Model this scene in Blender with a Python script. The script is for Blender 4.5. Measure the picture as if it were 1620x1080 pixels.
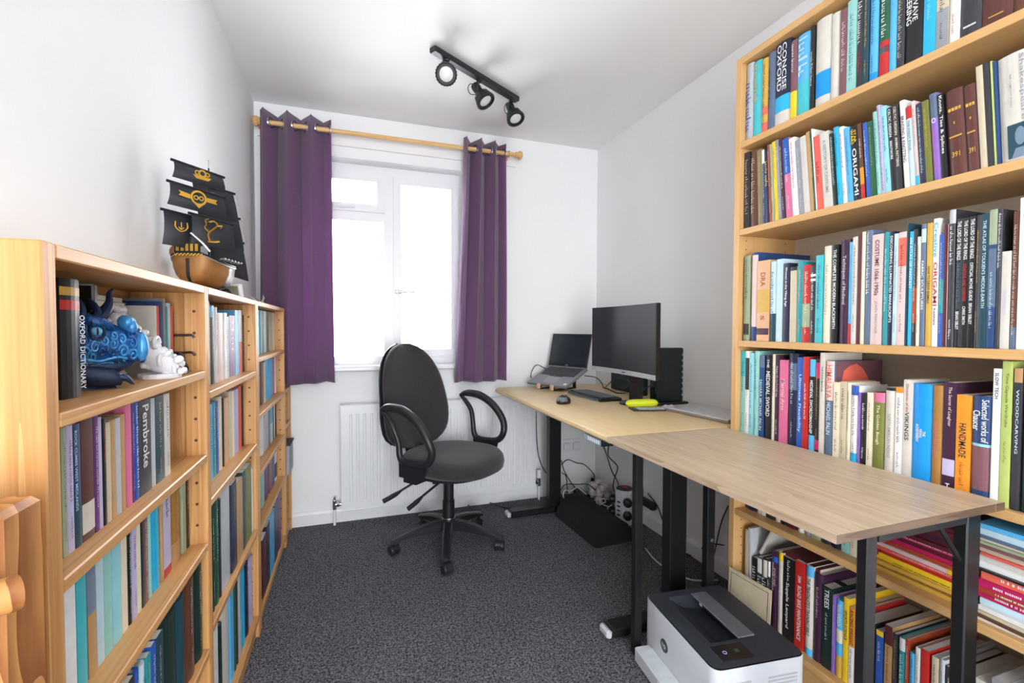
import bpy, bmesh, math, random
from mathutils import Vector, Matrix
random.seed(7)
for o in list(bpy.data.objects): bpy.data.objects.remove(o)
scene = bpy.context.scene
COL = scene.collection
PI = math.pi
# ------------------------------------------------------------------ camera (solved from the photograph's vanishing points)
F, PITCH, YAW, ROLL, CH = 736.788, 0.0285990, 0.3305587, 0.0029836, 1.1283728
FW = Vector((math.sin(YAW)*math.cos(PITCH), math.cos(YAW)*math.cos(PITCH), -math.sin(PITCH)))
R0 = Vector((math.cos(YAW), -math.sin(YAW), 0)); U0 = R0.cross(FW)
RT = R0*math.cos(ROLL)+U0*math.sin(ROLL); UP = -R0*math.sin(ROLL)+U0*math.cos(ROLL)
CAM = Vector((0, 0, CH))
cd = bpy.data.cameras.new('camera'); cam = bpy.data.objects.new('camera', cd); COL.objects.link(cam)
cd.sensor_width = 36; cd.lens = F*36/1620; cd.clip_start = 0.02
cam.matrix_world = Matrix(((RT.x, UP.x, -FW.x, 0), (RT.y, UP.y, -FW.y, 0), (RT.z, UP.z, -FW.z, CH), (0, 0, 0, 1)))
scene.camera = cam
# ------------------------------------------------------------------ world and exposure
w = bpy.data.worlds.new('world'); scene.world = w; w.use_nodes = True
bg = w.node_tree.nodes['Background']; bg.inputs[0].default_value = (0.93, 0.97, 1.0, 1); bg.inputs[1].default_value = 9.0
vs = scene.view_settings
vs.view_transform = 'Standard'; vs.look = 'None'; vs.gamma = 1; vs.use_curve_mapping = False; vs.exposure = 1.12
def portal(name, loc, rot, sx, sy):
    l = bpy.data.lights.new(name, 'AREA'); l.shape = 'RECTANGLE'; l.size = sx; l.size_y = sy; l.cycles.is_portal = True
    o = bpy.data.objects.new(name, l); o.location = loc; o.rotation_euler = rot; COL.objects.link(o)
# room dimensions (metres)
H = 2.35; XL, XR, YB, YF = -0.4957, 1.6023, 2.8692, -1.9
WX0, WX1, WZ0, WZ1 = -0.27, 0.69, 0.905, 2.105      # window opening
DX0, DX1, DZ1 = -0.44, 0.46, 2.10                   # unseen opening behind the camera, added to let in fill daylight
portal('window_portal', ((WX0+WX1)/2, YB+0.27, (WZ0+WZ1)/2), (-PI/2, 0, 0), WX1-WX0+.1, WZ1-WZ0+.1)
portal('fill_opening_portal', ((DX0+DX1)/2, YF-0.12, DZ1/2), (PI/2, 0, 0), DX1-DX0, DZ1)
# ------------------------------------------------------------------ pixel helpers (a pixel gives a direction; a known plane gives the distance)
def on(px, py, ax, val):
    d = FW + RT*((px-810)/F) - UP*((py-540)/F)
    return CAM + d*((val-CAM[ax])/d[ax])
def onz(px, X, z):
    "y where pixel column px meets plane x=X at height z"
    a = 540.0; b = 640.0
    for _ in range(4):
        za = on(px, a, 0, X).z; zb = on(px, b, 0, X).z
        if abs(zb-za) < 1e-9: break
        a, b = a+(z-za)*(b-a)/(zb-za), a+(z-za)*(b-a)/(zb-za)+10
    return on(px, a, 0, X).y
# ------------------------------------------------------------------ materials
def lin(c): return tuple(((v/255)/12.92 if v/255 <= .04045 else ((v/255+.055)/1.055)**2.4) for v in c)
MATS = {}
def mat(name, rgb, rough=.5, metal=0, noise=.06, scale=30, bump=0, bscale=200, sheen=0, coat=0, spec=.5):
    if name in MATS: return MATS[name]
    m = bpy.data.materials.new(name); m.use_nodes = True; nt = m.node_tree; b = nt.nodes['Principled BSDF']
    c = lin(rgb); b.inputs['Roughness'].default_value = rough; b.inputs['Metallic'].default_value = metal
    b.inputs['Specular IOR Level'].default_value = spec
    if coat: b.inputs['Coat Weight'].default_value = coat
    if sheen: b.inputs['Sheen Weight'].default_value = sheen
    tc = nt.nodes.new('ShaderNodeTexCoord'); n = nt.nodes.new('ShaderNodeTexNoise'); n.inputs['Scale'].default_value = scale; n.inputs['Detail'].default_value = 4
    nt.links.new(tc.outputs['Object'], n.inputs['Vector'])
    r = nt.nodes.new('ShaderNodeValToRGB'); nt.links.new(n.outputs['Fac'], r.inputs[0])
    r.color_ramp.elements[0].position = .3; r.color_ramp.elements[1].position = .7
    r.color_ramp.elements[0].color = tuple(max(0, v*(1-noise)) for v in c)+(1,); r.color_ramp.elements[1].color = tuple(min(1, v*(1+noise)) for v in c)+(1,)
    nt.links.new(r.outputs[0], b.inputs['Base Color'])
    if bump:
        n2 = nt.nodes.new('ShaderNodeTexNoise'); n2.inputs['Scale'].default_value = bscale; n2.inputs['Detail'].default_value = 3
        nt.links.new(tc.outputs['Object'], n2.inputs['Vector'])
        bp = nt.nodes.new('ShaderNodeBump'); bp.inputs['Strength'].default_value = bump; bp.inputs['Distance'].default_value = .004
        nt.links.new(n2.outputs['Fac'], bp.inputs['Height']); nt.links.new(bp.outputs[0], b.inputs['Normal'])
    MATS[name] = m; return m
def wood(name, light, dark, axis, ring=14, stretch=.06, rough=.42, streak=.5, seed=0.0):
    if name in MATS: return MATS[name]
    m = bpy.data.materials.new(name); m.use_nodes = True; nt = m.node_tree; N = nt.nodes.new; L = nt.links.new; b = nt.nodes['Principled BSDF']
    tc = N('ShaderNodeTexCoord'); mp = N('ShaderNodeMapping'); sc = [1, 1, 1]; sc[axis] = stretch
    mp.inputs['Scale'].default_value = sc; mp.inputs['Location'].default_value = (seed, seed*1.7, seed*.6); L(tc.outputs['Object'], mp.inputs['Vector'])
    n1 = N('ShaderNodeTexNoise'); n1.inputs['Scale'].default_value = ring; n1.inputs['Detail'].default_value = 2; L(mp.outputs[0], n1.inputs['Vector'])
    mul = N('ShaderNodeMath'); mul.operation = 'MULTIPLY'; mul.inputs[1].default_value = 9; L(n1.outputs['Fac'], mul.inputs[0])
    fr = N('ShaderNodeMath'); fr.operation = 'FRACT'; L(mul.outputs[0], fr.inputs[0])
    n2 = N('ShaderNodeTexNoise'); n2.inputs['Scale'].default_value = ring*14; n2.inputs['Detail'].default_value = 5; L(mp.outputs[0], n2.inputs['Vector'])
    mx = N('ShaderNodeMix'); mx.data_type = 'FLOAT'; mx.inputs[0].default_value = streak; L(fr.outputs[0], mx.inputs[2]); L(n2.outputs['Fac'], mx.inputs[3])
    r = N('ShaderNodeValToRGB'); L(mx.outputs[0], r.inputs[0]); e = r.color_ramp.elements
    e[0].position = .2; e[0].color = lin(light)+(1,); e[1].position = .85; e[1].color = lin(dark)+(1,)
    L(r.outputs[0], b.inputs['Base Color']); b.inputs['Roughness'].default_value = rough
    bp = N('ShaderNodeBump'); bp.inputs['Strength'].default_value = .12; bp.inputs['Distance'].default_value = .001
    L(n2.outputs['Fac'], bp.inputs['Height']); L(bp.outputs[0], b.inputs['Normal'])
    MATS[name] = m; return m
# ------------------------------------------------------------------ mesh builder
class MB:
    def __init__(s): s.v = []; s.f = []
    def add(s, vs, fs):
        k = len(s.v); s.v += [tuple(v) for v in vs]; s.f += [tuple(i+k for i in f) for f in fs]; return s
    def box(s, x0, y0, z0, x1, y1, z1, M=None):
        vs = [(x, y, z) for x in (x0, x1) for y in (y0, y1) for z in (z0, z1)]
        if M: vs = [M @ Vector(v) for v in vs]
        return s.add(vs, [(0, 1, 3, 2), (4, 6, 7, 5), (0, 4, 5, 1), (2, 3, 7, 6), (0, 2, 6, 4), (1, 5, 7, 3)])
    def rbox(s, x0, y0, z0, x1, y1, z1, r=.004, M=None):
        "box with chamfered edges"
        rings = []
        for z, i in ((z0, r), (z0+r, 0), (z1-r, 0), (z1, r)):
            a, b, c, d = x0+i, x1-i, y0+i, y1-i
            q = r if i == 0 else r*.6
            rings.append([(a+q, c, z), (b-q, c, z), (b, c+q, z), (b, d-q, z), (b-q, d, z), (a+q, d, z), (a, d-q, z), (a, c+q, z)])
        return s.loft(rings, M=M)
    def loft(s, rings, cap=True, closed=True, M=None):
        n = len(rings[0]); vs = [Vector(p) for r in rings for p in r]
        if M: vs = [M @ v for v in vs]
        fs = []
        for i in range(len(rings)-1):
            for j in range(n if closed else n-1):
                a = i*n+j; b = i*n+(j+1) % n
                fs.append((a, b, b+n, a+n))
        if cap and closed:
            fs.append(tuple(range(n-1, -1, -1))); fs.append(tuple((len(rings)-1)*n+j for j in range(n)))
        return s.add(vs, fs)
    def prism(s, poly, a, b, axis='z', M=None):
        def P(u, v, t): return {'z': (u, v, t), 'x': (t, u, v), 'y': (u, t, v)}[axis]
        return s.loft([[P(u, v, a) for u, v in poly], [P(u, v, b) for u, v in poly]], M=M)
    def cyl(s, p0, p1, r0, r1=None, n=12, cap=True):
        p0 = Vector(p0); p1 = Vector(p1); r1 = r0 if r1 is None else r1
        d = (p1-p0).normalized(); a = d.orthogonal().normalized(); b = d.cross(a)
        ring = lambda p, r: [p+a*(r*math.cos(2*PI*i/n))+b*(r*math.sin(2*PI*i/n)) for i in range(n)]
        return s.loft([ring(p0, r0), ring(p1, r1)], cap)
    def lathe(s, p0, d, prof, n=16):
        "prof: list of (distance along d, radius)"
        p0 = Vector(p0); d = Vector(d).normalized(); a = d.orthogonal().normalized(); b = d.cross(a)
        return s.loft([[p0+d*t+a*(r*math.cos(2*PI*i/n))+b*(r*math.sin(2*PI*i/n)) for i in range(n)] for t, r in prof])
    def tube(s, pts, r, n=8, rad=None, flat=1.0, sm=4):
        pts = [Vector(p) for p in pts]
        if sm > 1 and len(pts) > 2:
            q = []; R_ = []
            P = [pts[0]*2-pts[1]]+pts+[pts[-1]*2-pts[-2]]
            for i in range(len(pts)-1):
                for k in range(sm):
                    t = k/sm; a, b, c, d = P[i:i+4]
                    q.append(.5*((2*b)+(c-a)*t+(2*a-5*b+4*c-d)*t*t+(3*b-a-3*c+d)*t**3))
                    if rad: R_.append(rad[i]*(1-t)+rad[i+1]*t)
            q.append(pts[-1]); pts = q
            if rad: rad = R_+[rad[-1]]
        rings = []; prev = None
        for i, p in enumerate(pts):
            t = (pts[min(i+1, len(pts)-1)]-pts[max(i-1, 0)]).normalized()
            a = t.orthogonal().normalized() if prev is None else (prev-t*prev.dot(t)).normalized()
            prev = a; b = t.cross(a); rr = rad[i] if rad else r
            rings.append([p+a*(rr*math.cos(2*PI*j/n))+b*(rr*flat*math.sin(2*PI*j/n)) for j in range(n)])
        return s.loft(rings)
    def ball(s, c, r, n=10, m=7, M=None):
        rx, ry, rz = r if isinstance(r, (tuple, list)) else (r, r, r)
        rings = []
        for i in range(1, m):
            ph = PI*i/m
            rings.append([(c[0]+rx*math.sin(ph)*math.cos(2*PI*j/n), c[1]+ry*math.sin(ph)*math.sin(2*PI*j/n), c[2]-rz*math.cos(ph)) for j in range(n)])
        return s.loft(rings, M=M)
    def torus(s, c, d, R, r, n=20, m=8):
        c = Vector(c); d = Vector(d).normalized(); a = d.orthogonal().normalized(); b = d.cross(a)
        vs = []; fs = []
        for i in range(n):
            e = a*math.cos(2*PI*i/n)+b*math.sin(2*PI*i/n)
            for j in range(m): vs.append(c+e*(R+r*math.cos(2*PI*j/m))+d*(r*math.sin(2*PI*j/m)))
        for i in range(n):
            for j in range(m): fs.append((i*m+j, ((i+1) % n)*m+j, ((i+1) % n)*m+(j+1) % m, i*m+(j+1) % m))
        return s.add(vs, fs)
    def build(s, name, m, parent=None, local=False, smooth=False, angle=40):
        me = bpy.data.meshes.new(name)
        vs = s.v
        if parent is not None and not local:
            inv = ROOTM[parent.name].inverted(); vs = [inv @ Vector(v) for v in vs]
        me.from_pydata([tuple(v) for v in vs], [], s.f)
        bm = bmesh.new(); bm.from_mesh(me); bmesh.ops.recalc_face_normals(bm, faces=bm.faces); bm.to_mesh(me); bm.free()
        if smooth:
            for p in me.polygons: p.use_smooth = True
            me.set_sharp_from_angle(angle=math.radians(angle))
        me.materials.append(m)
        o = bpy.data.objects.new(name, me); COL.objects.link(o)
        if parent is not None: o.parent = parent; ROOTM[o.name] = ROOTM[parent.name]
        else: ROOTM[o.name] = Matrix()
        return o
ROOTM = {}
def stuff(o): o['kind'] = 'stuff'; return o
def tag(o, label, cat, group=None):
    o['label'] = label; o['category'] = cat
    if group: o['group'] = group
    return o
def thing(name, label, cat, loc, rz=0, group=None, rx=0):
    o = bpy.data.objects.new(name, None); COL.objects.link(o); o.empty_display_size = .05
    o.location = loc; o.rotation_euler = (rx, 0, rz)
    ROOTM[o.name] = Matrix.Translation(Vector(loc)) @ Matrix.Rotation(rz, 4, 'Z') @ Matrix.Rotation(rx, 4, 'X')
    return tag(o, label, cat, group)
def struct(o): o['kind'] = 'structure'; return o
TEXTS = []
def text(body, M, length, height, m, parent, name='lettering', bold=0.0, raw=False):
    "flat letters: local x along the line, local y up; centred; M in parent's local space"
    cu = bpy.data.curves.new('txt', 'FONT'); cu.body = body; cu.resolution_u = 2; cu.align_x = 'CENTER'; cu.space_line = .85; cu.offset = bold
    o = bpy.data.objects.new('txt', cu); COL.objects.link(o)
    TEXTS.append((o, M, length, height, m, parent, name, raw))
def flush_texts():
    bpy.context.view_layer.update(); dg = bpy.context.evaluated_depsgraph_get()
    for o, M, length, height, m, parent, name, raw in TEXTS:
        me = bpy.data.meshes.new_from_object(o.evaluated_get(dg))
        xs = [v.co.x for v in me.vertices]; ys = [v.co.y for v in me.vertices]
        if not xs: continue
        cx, cy = (min(xs)+max(xs))/2, (min(ys)+max(ys))/2; sx = length/max(1e-6, max(xs)-min(xs)); sy = height/max(1e-6, max(ys)-min(ys))
        if raw: sx = sy = min(sx, sy)
        for v in me.vertices: v.co = M @ Vector(((v.co.x-cx)*sx, (v.co.y-cy)*sy, 0))
        me.materials.clear(); me.materials.append(m)
        t = bpy.data.objects.new(name, me); COL.objects.link(t); t.parent = parent
    for tp in TEXTS: 
        cu = tp[0].data; bpy.data.objects.remove(tp[0]); bpy.data.curves.remove(cu)
    TEXTS.clear()

# common materials
WALL = mat('wall_paint', (243, 243, 244), .75, noise=.01, scale=3, bump=.05, bscale=60)
CEIL = mat('ceiling_paint', (246, 246, 246), .8, noise=.01, scale=2, bump=.05, bscale=40)
WHITE = mat('white_gloss', (238, 238, 240), .3, noise=.01)
PVC = mat('white_upvc', (240, 241, 243), .25, noise=.01)
BLK = mat('black_plastic', (26, 27, 30), .38, noise=.1, bump=.03, bscale=600)
BLKM = mat('black_metal', (20, 20, 23), .42, noise=.1, bump=.03, bscale=900)
CABLE = mat('black_cable', (18, 18, 20), .5)
WCABLE = mat('white_cable', (222, 222, 220), .5)
CHROME = mat('chrome', (200, 200, 204), .2, 1)
PINE = [wood('pine_grain_%s' % a, (224, 174, 112), (190, 128, 70), i, ring=17, stretch=.018, streak=.62, seed=1.3*i) for i, a in enumerate('xyz')]
PINED = wood('pine_knotty', (206, 146, 84), (138, 80, 40), 2, ring=10, stretch=.14, streak=.35, seed=4)
BEECH = [wood('beech_veneer_%s' % a, (222, 178, 120), (204, 156, 98), i, ring=16, stretch=.03, streak=.85, seed=2.1*i) for i, a in enumerate('xyz')]
BEECHBACK = mat('beech_back_board', (206, 190, 168), .6)
MAPLE = wood('maple_desk', (233, 206, 158), (220, 188, 134), 1, ring=9, stretch=.05, streak=.8, rough=.35)
OAK = wood('grey_oak_laminate', (212, 190, 160), (172, 146, 116), 1, ring=10, stretch=.05, streak=.72, rough=.38, seed=3)
PAPER = mat('paper_pages', (226, 220, 206), .85, noise=.08, scale=250)
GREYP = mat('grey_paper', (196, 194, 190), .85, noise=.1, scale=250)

# ================================================================== SETTING
def carpet():
    m = bpy.data.materials.new('charcoal_carpet'); m.use_nodes = True; nt = m.node_tree; N = nt.nodes.new; L = nt.links.new; b = nt.nodes['Principled BSDF']
    tc = N('ShaderNodeTexCoord'); a = N('ShaderNodeTexNoise'); a.inputs['Scale'].default_value = 120; a.inputs['Detail'].default_value = 6; a.inputs['Roughness'].default_value = .75
    v = N('ShaderNodeTexVoronoi'); v.inputs['Scale'].default_value = 330; big = N('ShaderNodeTexNoise'); big.inputs['Scale'].default_value = 5
    for n in (a, v, big): L(tc.outputs['Object'], n.inputs['Vector'])
    ad = N('ShaderNodeMath'); ad.operation = 'MULTIPLY_ADD'; ad.inputs[1].default_value = .35; L(v.outputs['Distance'], ad.inputs[0]); L(a.outputs['Fac'], ad.inputs[2])
    r = N('ShaderNodeValToRGB'); L(ad.outputs[0], r.inputs[0]); e = r.color_ramp.elements
    e[0].position = .44; e[0].color = lin((18, 18, 21))+(1,); e[1].position = .80; e[1].color = lin((150, 150, 156))+(1,)
    k = e.new(.60); k.color = lin((56, 56, 61))+(1,)
    mx = N('ShaderNodeMix'); mx.data_type = 'RGBA'; mx.blend_type = 'MULTIPLY'; mx.inputs[0].default_value = .25
    L(r.outputs[0], mx.inputs[6]); L(big.outputs['Fac'], mx.inputs[7]); L(mx.outputs[2], b.inputs['Base Color'])
    b.inputs['Roughness'].default_value = .95; b.inputs['Specular IOR Level'].default_value = .1
    bp = N('ShaderNodeBump'); bp.inputs['Strength'].default_value = .6; bp.inputs['Distance'].default_value = .006; L(ad.outputs[0], bp.inputs['Height']); L(bp.outputs[0], b.inputs['Normal'])
    return m
T = .25
struct(MB().box(XL-T, YF-T, -.1, XR+T, YB+T, 0).build('floor', carpet()))
struct(MB().box(XL-T, YF-T, H, XR+T, YB+T, H+.1).build('ceiling', CEIL))
struct(MB().box(XL-T, YF-T, 0, XL, YB+T, H).build('wall_left', WALL))
struct(MB().box(XR, YF-T, 0, XR+T, YB+T, H).build('wall_right', WALL))
def holed(y0, y1, x0, x1, z0, z1):
    m = MB()
    m.box(XL, y0, 0, x0, y1, H); m.box(x1, y0, 0, XR, y1, H); m.box(x0, y0, z1, x1, y1, H)
    if z0 > 0: m.box(x0, y0, 0, x1, y1, z0)
    return m
struct(holed(YB, YB+T, WX0, WX1, WZ0, WZ1).build('wall_back', WALL))
struct(holed(YF-T, YF, DX0, DX1, 0, DZ1).build('wall_front', WALL))  # rear wall; its opening is added and placed for fill light
# boxed lintel board above the window
struct(MB().box(-.478, YB-.016, 2.165, 1.0, YB, 2.315).build('trim_1', WALL))
def skirting(name, pts):
    m = MB()
    for (xa, ya, xb, yb, nx, ny) in pts:
        prof = [(0, 0), (.016, 0), (.016, .062), (.012, .072), (.006, .08), (0, .08)]
        ra = [(xa+nx*u, ya+ny*u, v) for u, v in prof]; rb = [(xb+nx*u, yb+ny*u, v) for u, v in prof]
        m.loft([ra, rb])
    return struct(m.build(name, WHITE))
skirting('baseboard_back', [(XL, YB, XR-.016, YB, 0, -1)])
skirting('baseboard_right', [(XR, YB, XR, 1.37, -1, 0)])
skirting('baseboard_left', [(XL, YF, XL, YB-.016, 1, 0)])
# window: frame, sashes, panes, handles
def window():
    y0, y1 = YB+.10, YB+.17
    xm0, xm1 = .185, .25; zt = 1.80
    fr = MB()
    fr.box(WX0, y0, WZ0, WX0+.05, y1, WZ1); fr.box(WX1-.05, y0, WZ0, WX1, y1, WZ1)
    fr.box(WX0+.05, y0, WZ1-.06, WX1-.05, y1, WZ1); fr.box(WX0+.05, y0, WZ0, WX1-.05, y1, WZ0+.05)
    fr.box(xm0, y0, WZ0+.05, xm1, y1, WZ1-.06); fr.box(WX0+.05, y0, zt-.03, xm0, y1, zt+.03)
    o = struct(fr.build('window_1', PVC))
    gm = bpy.data.materials.new('window_glass'); gm.use_nodes = True; nt = gm.node_tree; nt.nodes.clear(); N = nt.nodes.new
    out = N('ShaderNodeOutputMaterial'); tr = N('ShaderNodeBsdfTransparent'); gl = N('ShaderNodeBsdfGlossy'); gl.inputs['Roughness'].default_value = .02; fz = N('ShaderNodeFresnel'); mx = N('ShaderNodeMixShader')
    fz.inputs[0].default_value = 1.45
    nt.links.new(fz.outputs[0], mx.inputs[0]); nt.links.new(tr.outputs[0], mx.inputs[1]); nt.links.new(gl.outputs[0], mx.inputs[2]); nt.links.new(mx.outputs[0], out.inputs[0])
    def sash(x0, x1, z0, z1, hz, hx):
        s = MB(); b = .045; ys, ye = y0-.018, y1-.01
        s.box(x0, ys, z0, x0+b, ye, z1); s.box(x1-b, ys, z0, x1, ye, z1); s.box(x0+b, ys, z1-b, x1-b, ye, z1); s.box(x0+b, ys, z0, x1-b, ye, z0+b)
        so = s.build('sash', PVC, o)
        MB().box(x0+b-.008, y0+.01, z0+b-.008, x1-b+.008, y0+.016, z1-b+.008).build('pane', gm, so)
        h = MB(); h.rbox(hx-.03, ys-.012, hz-.012, hx+.03, ys, hz+.012, .004); h.rbox(hx-.012, ys-.03, hz-.008, hx+.09, ys-.012, hz+.008, .004)
        h.build('window_handle', WHITE, so)
    sash(WX0+.045, xm0+.006, zt+.025, WZ1-.055, zt+.045, (WX0+xm0)/2-.03)
    sash(xm1-.006, WX1-.045, WZ0+.045, WZ1-.055, 1.35, xm1+.03)
    MB().box(WX0+.05, y0+.02, WZ0+.05, xm0, y0+.026, zt-.03).build('pane', gm, o)
window()
sill = MB(); sill.rbox(WX0-.06, YB-.045, WZ0-.03, WX1+.06, YB+.0, WZ0, .008); sill.box(WX0, YB, WZ0-.03, WX1, YB+.10, WZ0+.0005)
struct(sill.build('trim_2', WHITE))
# pale neighbouring house beyond the window, nearly lost in the glare
hs = thing('neighbour_house', 'overexposed pale house seen through the lower window panes', 'house', (1.2, 16, -2.8))
PALE = mat('pale_render', (236, 234, 228), .9); ROOFM = mat('pale_roof_tile', (206, 198, 190), .9)
MB().box(-4, 14, -2.8, 8, 20, .9).build('wall', PALE, hs)
MB().prism([(13.6, .9), (20.4, .9), (17, 2.2)], -4.3, 8.3, 'x').build('roof', ROOFM, hs)
for k in range(9): MB().box(2.2, 13.96, -.9+k*.17, 5.2, 14, -.78+k*.17).build('cladding_board', ROOFM, hs)

# ================================================================== RADIATOR, PIPES
def radiator():
    x0, x1, z0, z1 = -.062, 1.118, .088, .688; yf, yb = 2.788, 2.845
    r = thing('radiator', 'white panel radiator on the wall below the window', 'radiator', ((x0+x1)/2, yb, z0))
    # corrugated front panel
    prof = []; n = 30; w_ = (x1-x0-.04)/n
    for i in range(n):
        a = x0+.02+i*w_
        prof += [(a, yf), (a+w_*.62, yf), (a+w_*.74, yf+.008), (a+w_*.88, yf+.008)]
    prof += [(x1-.02, yf)]
    back = [(x1-.02, yf+.014), (x0+.02, yf+.014)]
    m = MB(); m.prism(prof+back, z0+.045, z1-.05, 'z')
    m.box(x0, yf, z1-.05, x1, yf+.014, z1-.004); m.box(x0, yf, z0+.004, x1, yf+.014, z0+.045); m.box(x0, yf, z0+.045, x0+.02, yf+.014, z1-.05); m.box(x1-.02, yf, z0+.045, x1, yf+.014, z1-.05)
    m.build('front_panel', WHITE, r)
    MB().box(x0+.01, yf+.02, z0+.01, x1-.01, yb, z1-.03).build('back_panel', WHITE, r)
    g = MB(); g.box(x0-.004, yf-.003, z1-.006, x1+.004, yb, z1); g.box(x0-.004, yf-.003, z1-.05, x0, yb, z1-.006); g.box(x1, yf-.003, z1-.05, x1+.004, yb, z1-.006)
    g.build('top_grille', WHITE, r)
    s = MB(); s.box(x0-.004, yf+.002, z0+.006, x0-.0005, yb, z1-.052); s.box(x1+.0005, yf+.002, z0+.006, x1+.004, yb, z1-.052); s.build('side_cover', WHITE, r)
    for sx, xx in ((-1, x0), (1, x1)):
        v = MB(); vx = xx+sx*.04
        v.cyl((vx, yf+.03, z0+.004), (vx, yf+.03, z0+.055), .011, n=12); v.cyl((xx+sx*.004, yf+.03, z0+.03), (vx, yf+.03, z0+.03), .01, n=12)
        v.lathe((xx+sx*.012, yf+.03, z0+.03), (sx, 0, 0), [(0, .013), (.002, .015), (.014, .015), (.016, .013)], 6)
        vo = v.build('valve', CHROME, r, smooth=True)
        if sx < 0:
            k = MB(); k.cyl((vx, yf+.03, z0+.055), (vx, yf+.03, z0+.075), .006); k.build('spindle', CHROME, vo)
        else:
            k = MB(); k.lathe((vx, yf+.03, z0+.056), (0, 0, 1), [(0, .014), (.002, .017), (.05, .016), (.054, .012)], 14); k.build('valve_cap', WHITE, vo, smooth=True)
        MB().cyl((vx, yf+.03, 0), (vx, yf+.03, z0+.004), .0075, n=12).build('pipe', WHITE, r, smooth=True)
radiator()
# ================================================================== CURTAINS
def curtain_mat():
    m = mat('purple_curtain', (120, 86, 120), .85, noise=.12, scale=260, bump=.25, bscale=900, sheen=.3)
    nt = m.node_tree; b = nt.nodes['Principled BSDF']; out = [n for n in nt.nodes if n.type == 'OUTPUT_MATERIAL'][0]
    t = nt.nodes.new('ShaderNodeBsdfTranslucent'); t.inputs[0].default_value = lin((190, 130, 200))+(1,); mx = nt.nodes.new('ShaderNodeMixShader'); mx.inputs[0].default_value = .22
    nt.links.new(b.outputs[0], mx.inputs[1]); nt.links.new(t.outputs[0], mx.inputs[2]); nt.links.new(mx.outputs[0], out.inputs[0]); return m
CURT = curtain_mat()
RODY, RODZ = 2.775, 2.21
def curtain(label, xt0, xt1, xb0, xb1, nf, ph, zb):
    c = thing('curtain', label, 'curtain', ((xt0+xt1)/2, RODY, zb), group='purple eyelet curtains')
    NU, NV = nf*16, 26; fr = []
    for v in range(NV+1):
        t = v/NV; z = RODZ+.052-(RODZ+.052-zb)*t; row = []
        for u in range(NU+1):
            s = u/NU; xt = xt0+(xt1-xt0)*s; xb = xb0+(xb1-xb0)*s
            x = xt+(xb-xt)*t**1.3
            A = .058*(1-.35*t)+.008*math.sin(5*s+3*t)
            a = 2*PI*nf*s+ph+.5*t*math.sin(7*s)
            y = RODY+A*math.sin(a)+.01*math.sin(3*t+4*s)*t
            x += .010*math.sin(2*a)*(1-.3*t)
            zz = z+(.004*math.sin(9*s) if v == NV else 0)
            row.append((x, min(y, 2.842), zz))
        fr.append(row)
    m = MB(); n = NU+1; vs = [p for r_ in fr for p in r_]
    m.add(vs, [(v*n+u, v*n+u+1, (v+1)*n+u+1, (v+1)*n+u) for v in range(NV) for u in range(NU)])
    o = m.build('fabric', CURT, c, smooth=True, angle=80)
    sl = o.modifiers.new('thickness', 'SOLIDIFY'); sl.thickness = .002
    # hem
    hb = fr[-1]; h = MB()
    h.tube([(p[0], p[1], p[2]+.003) for p in hb[::4]], .004, n=6, sm=2); h.build('hem', CURT, c, smooth=True)
    # eyelets where the fabric crosses the pole
    for k in range(2*nf):
        s = ((k*PI-ph) % (2*PI*nf))/(2*PI*nf)
        x = xt0+(xt1-xt0)*s
        MB().torus((x, RODY, RODZ), (.9, .45 if k % 2 else -.45, 0), .024, .0045, 20, 6).build('eyelet', CHROME, c, smooth=True)
    return c
curtain('wide purple curtain hanging at the left of the window, behind the low bookcases', -.452, -.108, -.465, -.10, 3, 3.5, .822)
curtain('narrow purple curtain hanging at the right of the window, above the office chair', .632, .898, .578, .902, 3, 3.5, .800)
rd = thing('curtain_pole', 'pale wooden curtain pole with round finials above the window', 'curtain pole', (.26, RODY, RODZ))
POLE = wood('pole_beech', (236, 196, 138), (214, 164, 100), 0, ring=20, stretch=.04)
MB().cyl((-.468, RODY, RODZ), (.985, RODY, RODZ), .0125, n=16).build('pole', POLE, rd, smooth=True)
for sx, xx in ((-1, -.446), (1, .97)):
    fm = MB(); e = .030
    fm.lathe((xx, RODY, RODZ), (sx, 0, 0), [(0, .013), (.003, .018), (.010, .018), (.013, .012), (.016, .016), (.024, .025), (.034, .027), (.042, .021), (.048, .008)] if sx > 0 else [(0, .013), (.003, .017), (.006, .012), (.010, .019), (.020, .026), (.030, .025), (.038, .018), (.043, .006)], 18)
    fm.build('finial', POLE, rd, smooth=True)
for xx in (-.452 + .0, .93):
    br = MB(); br.cyl((xx, RODY+.012, RODZ), (xx, YB-.016, RODZ), .008, n=10); br.torus((xx, RODY, RODZ), (1, 0, 0), .016, .004, 16, 6); br.cyl((xx, YB-.022, RODZ), (xx, YB-.0162, RODZ), .02, n=16)
    br.build('bracket', POLE, rd, smooth=True)
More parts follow.
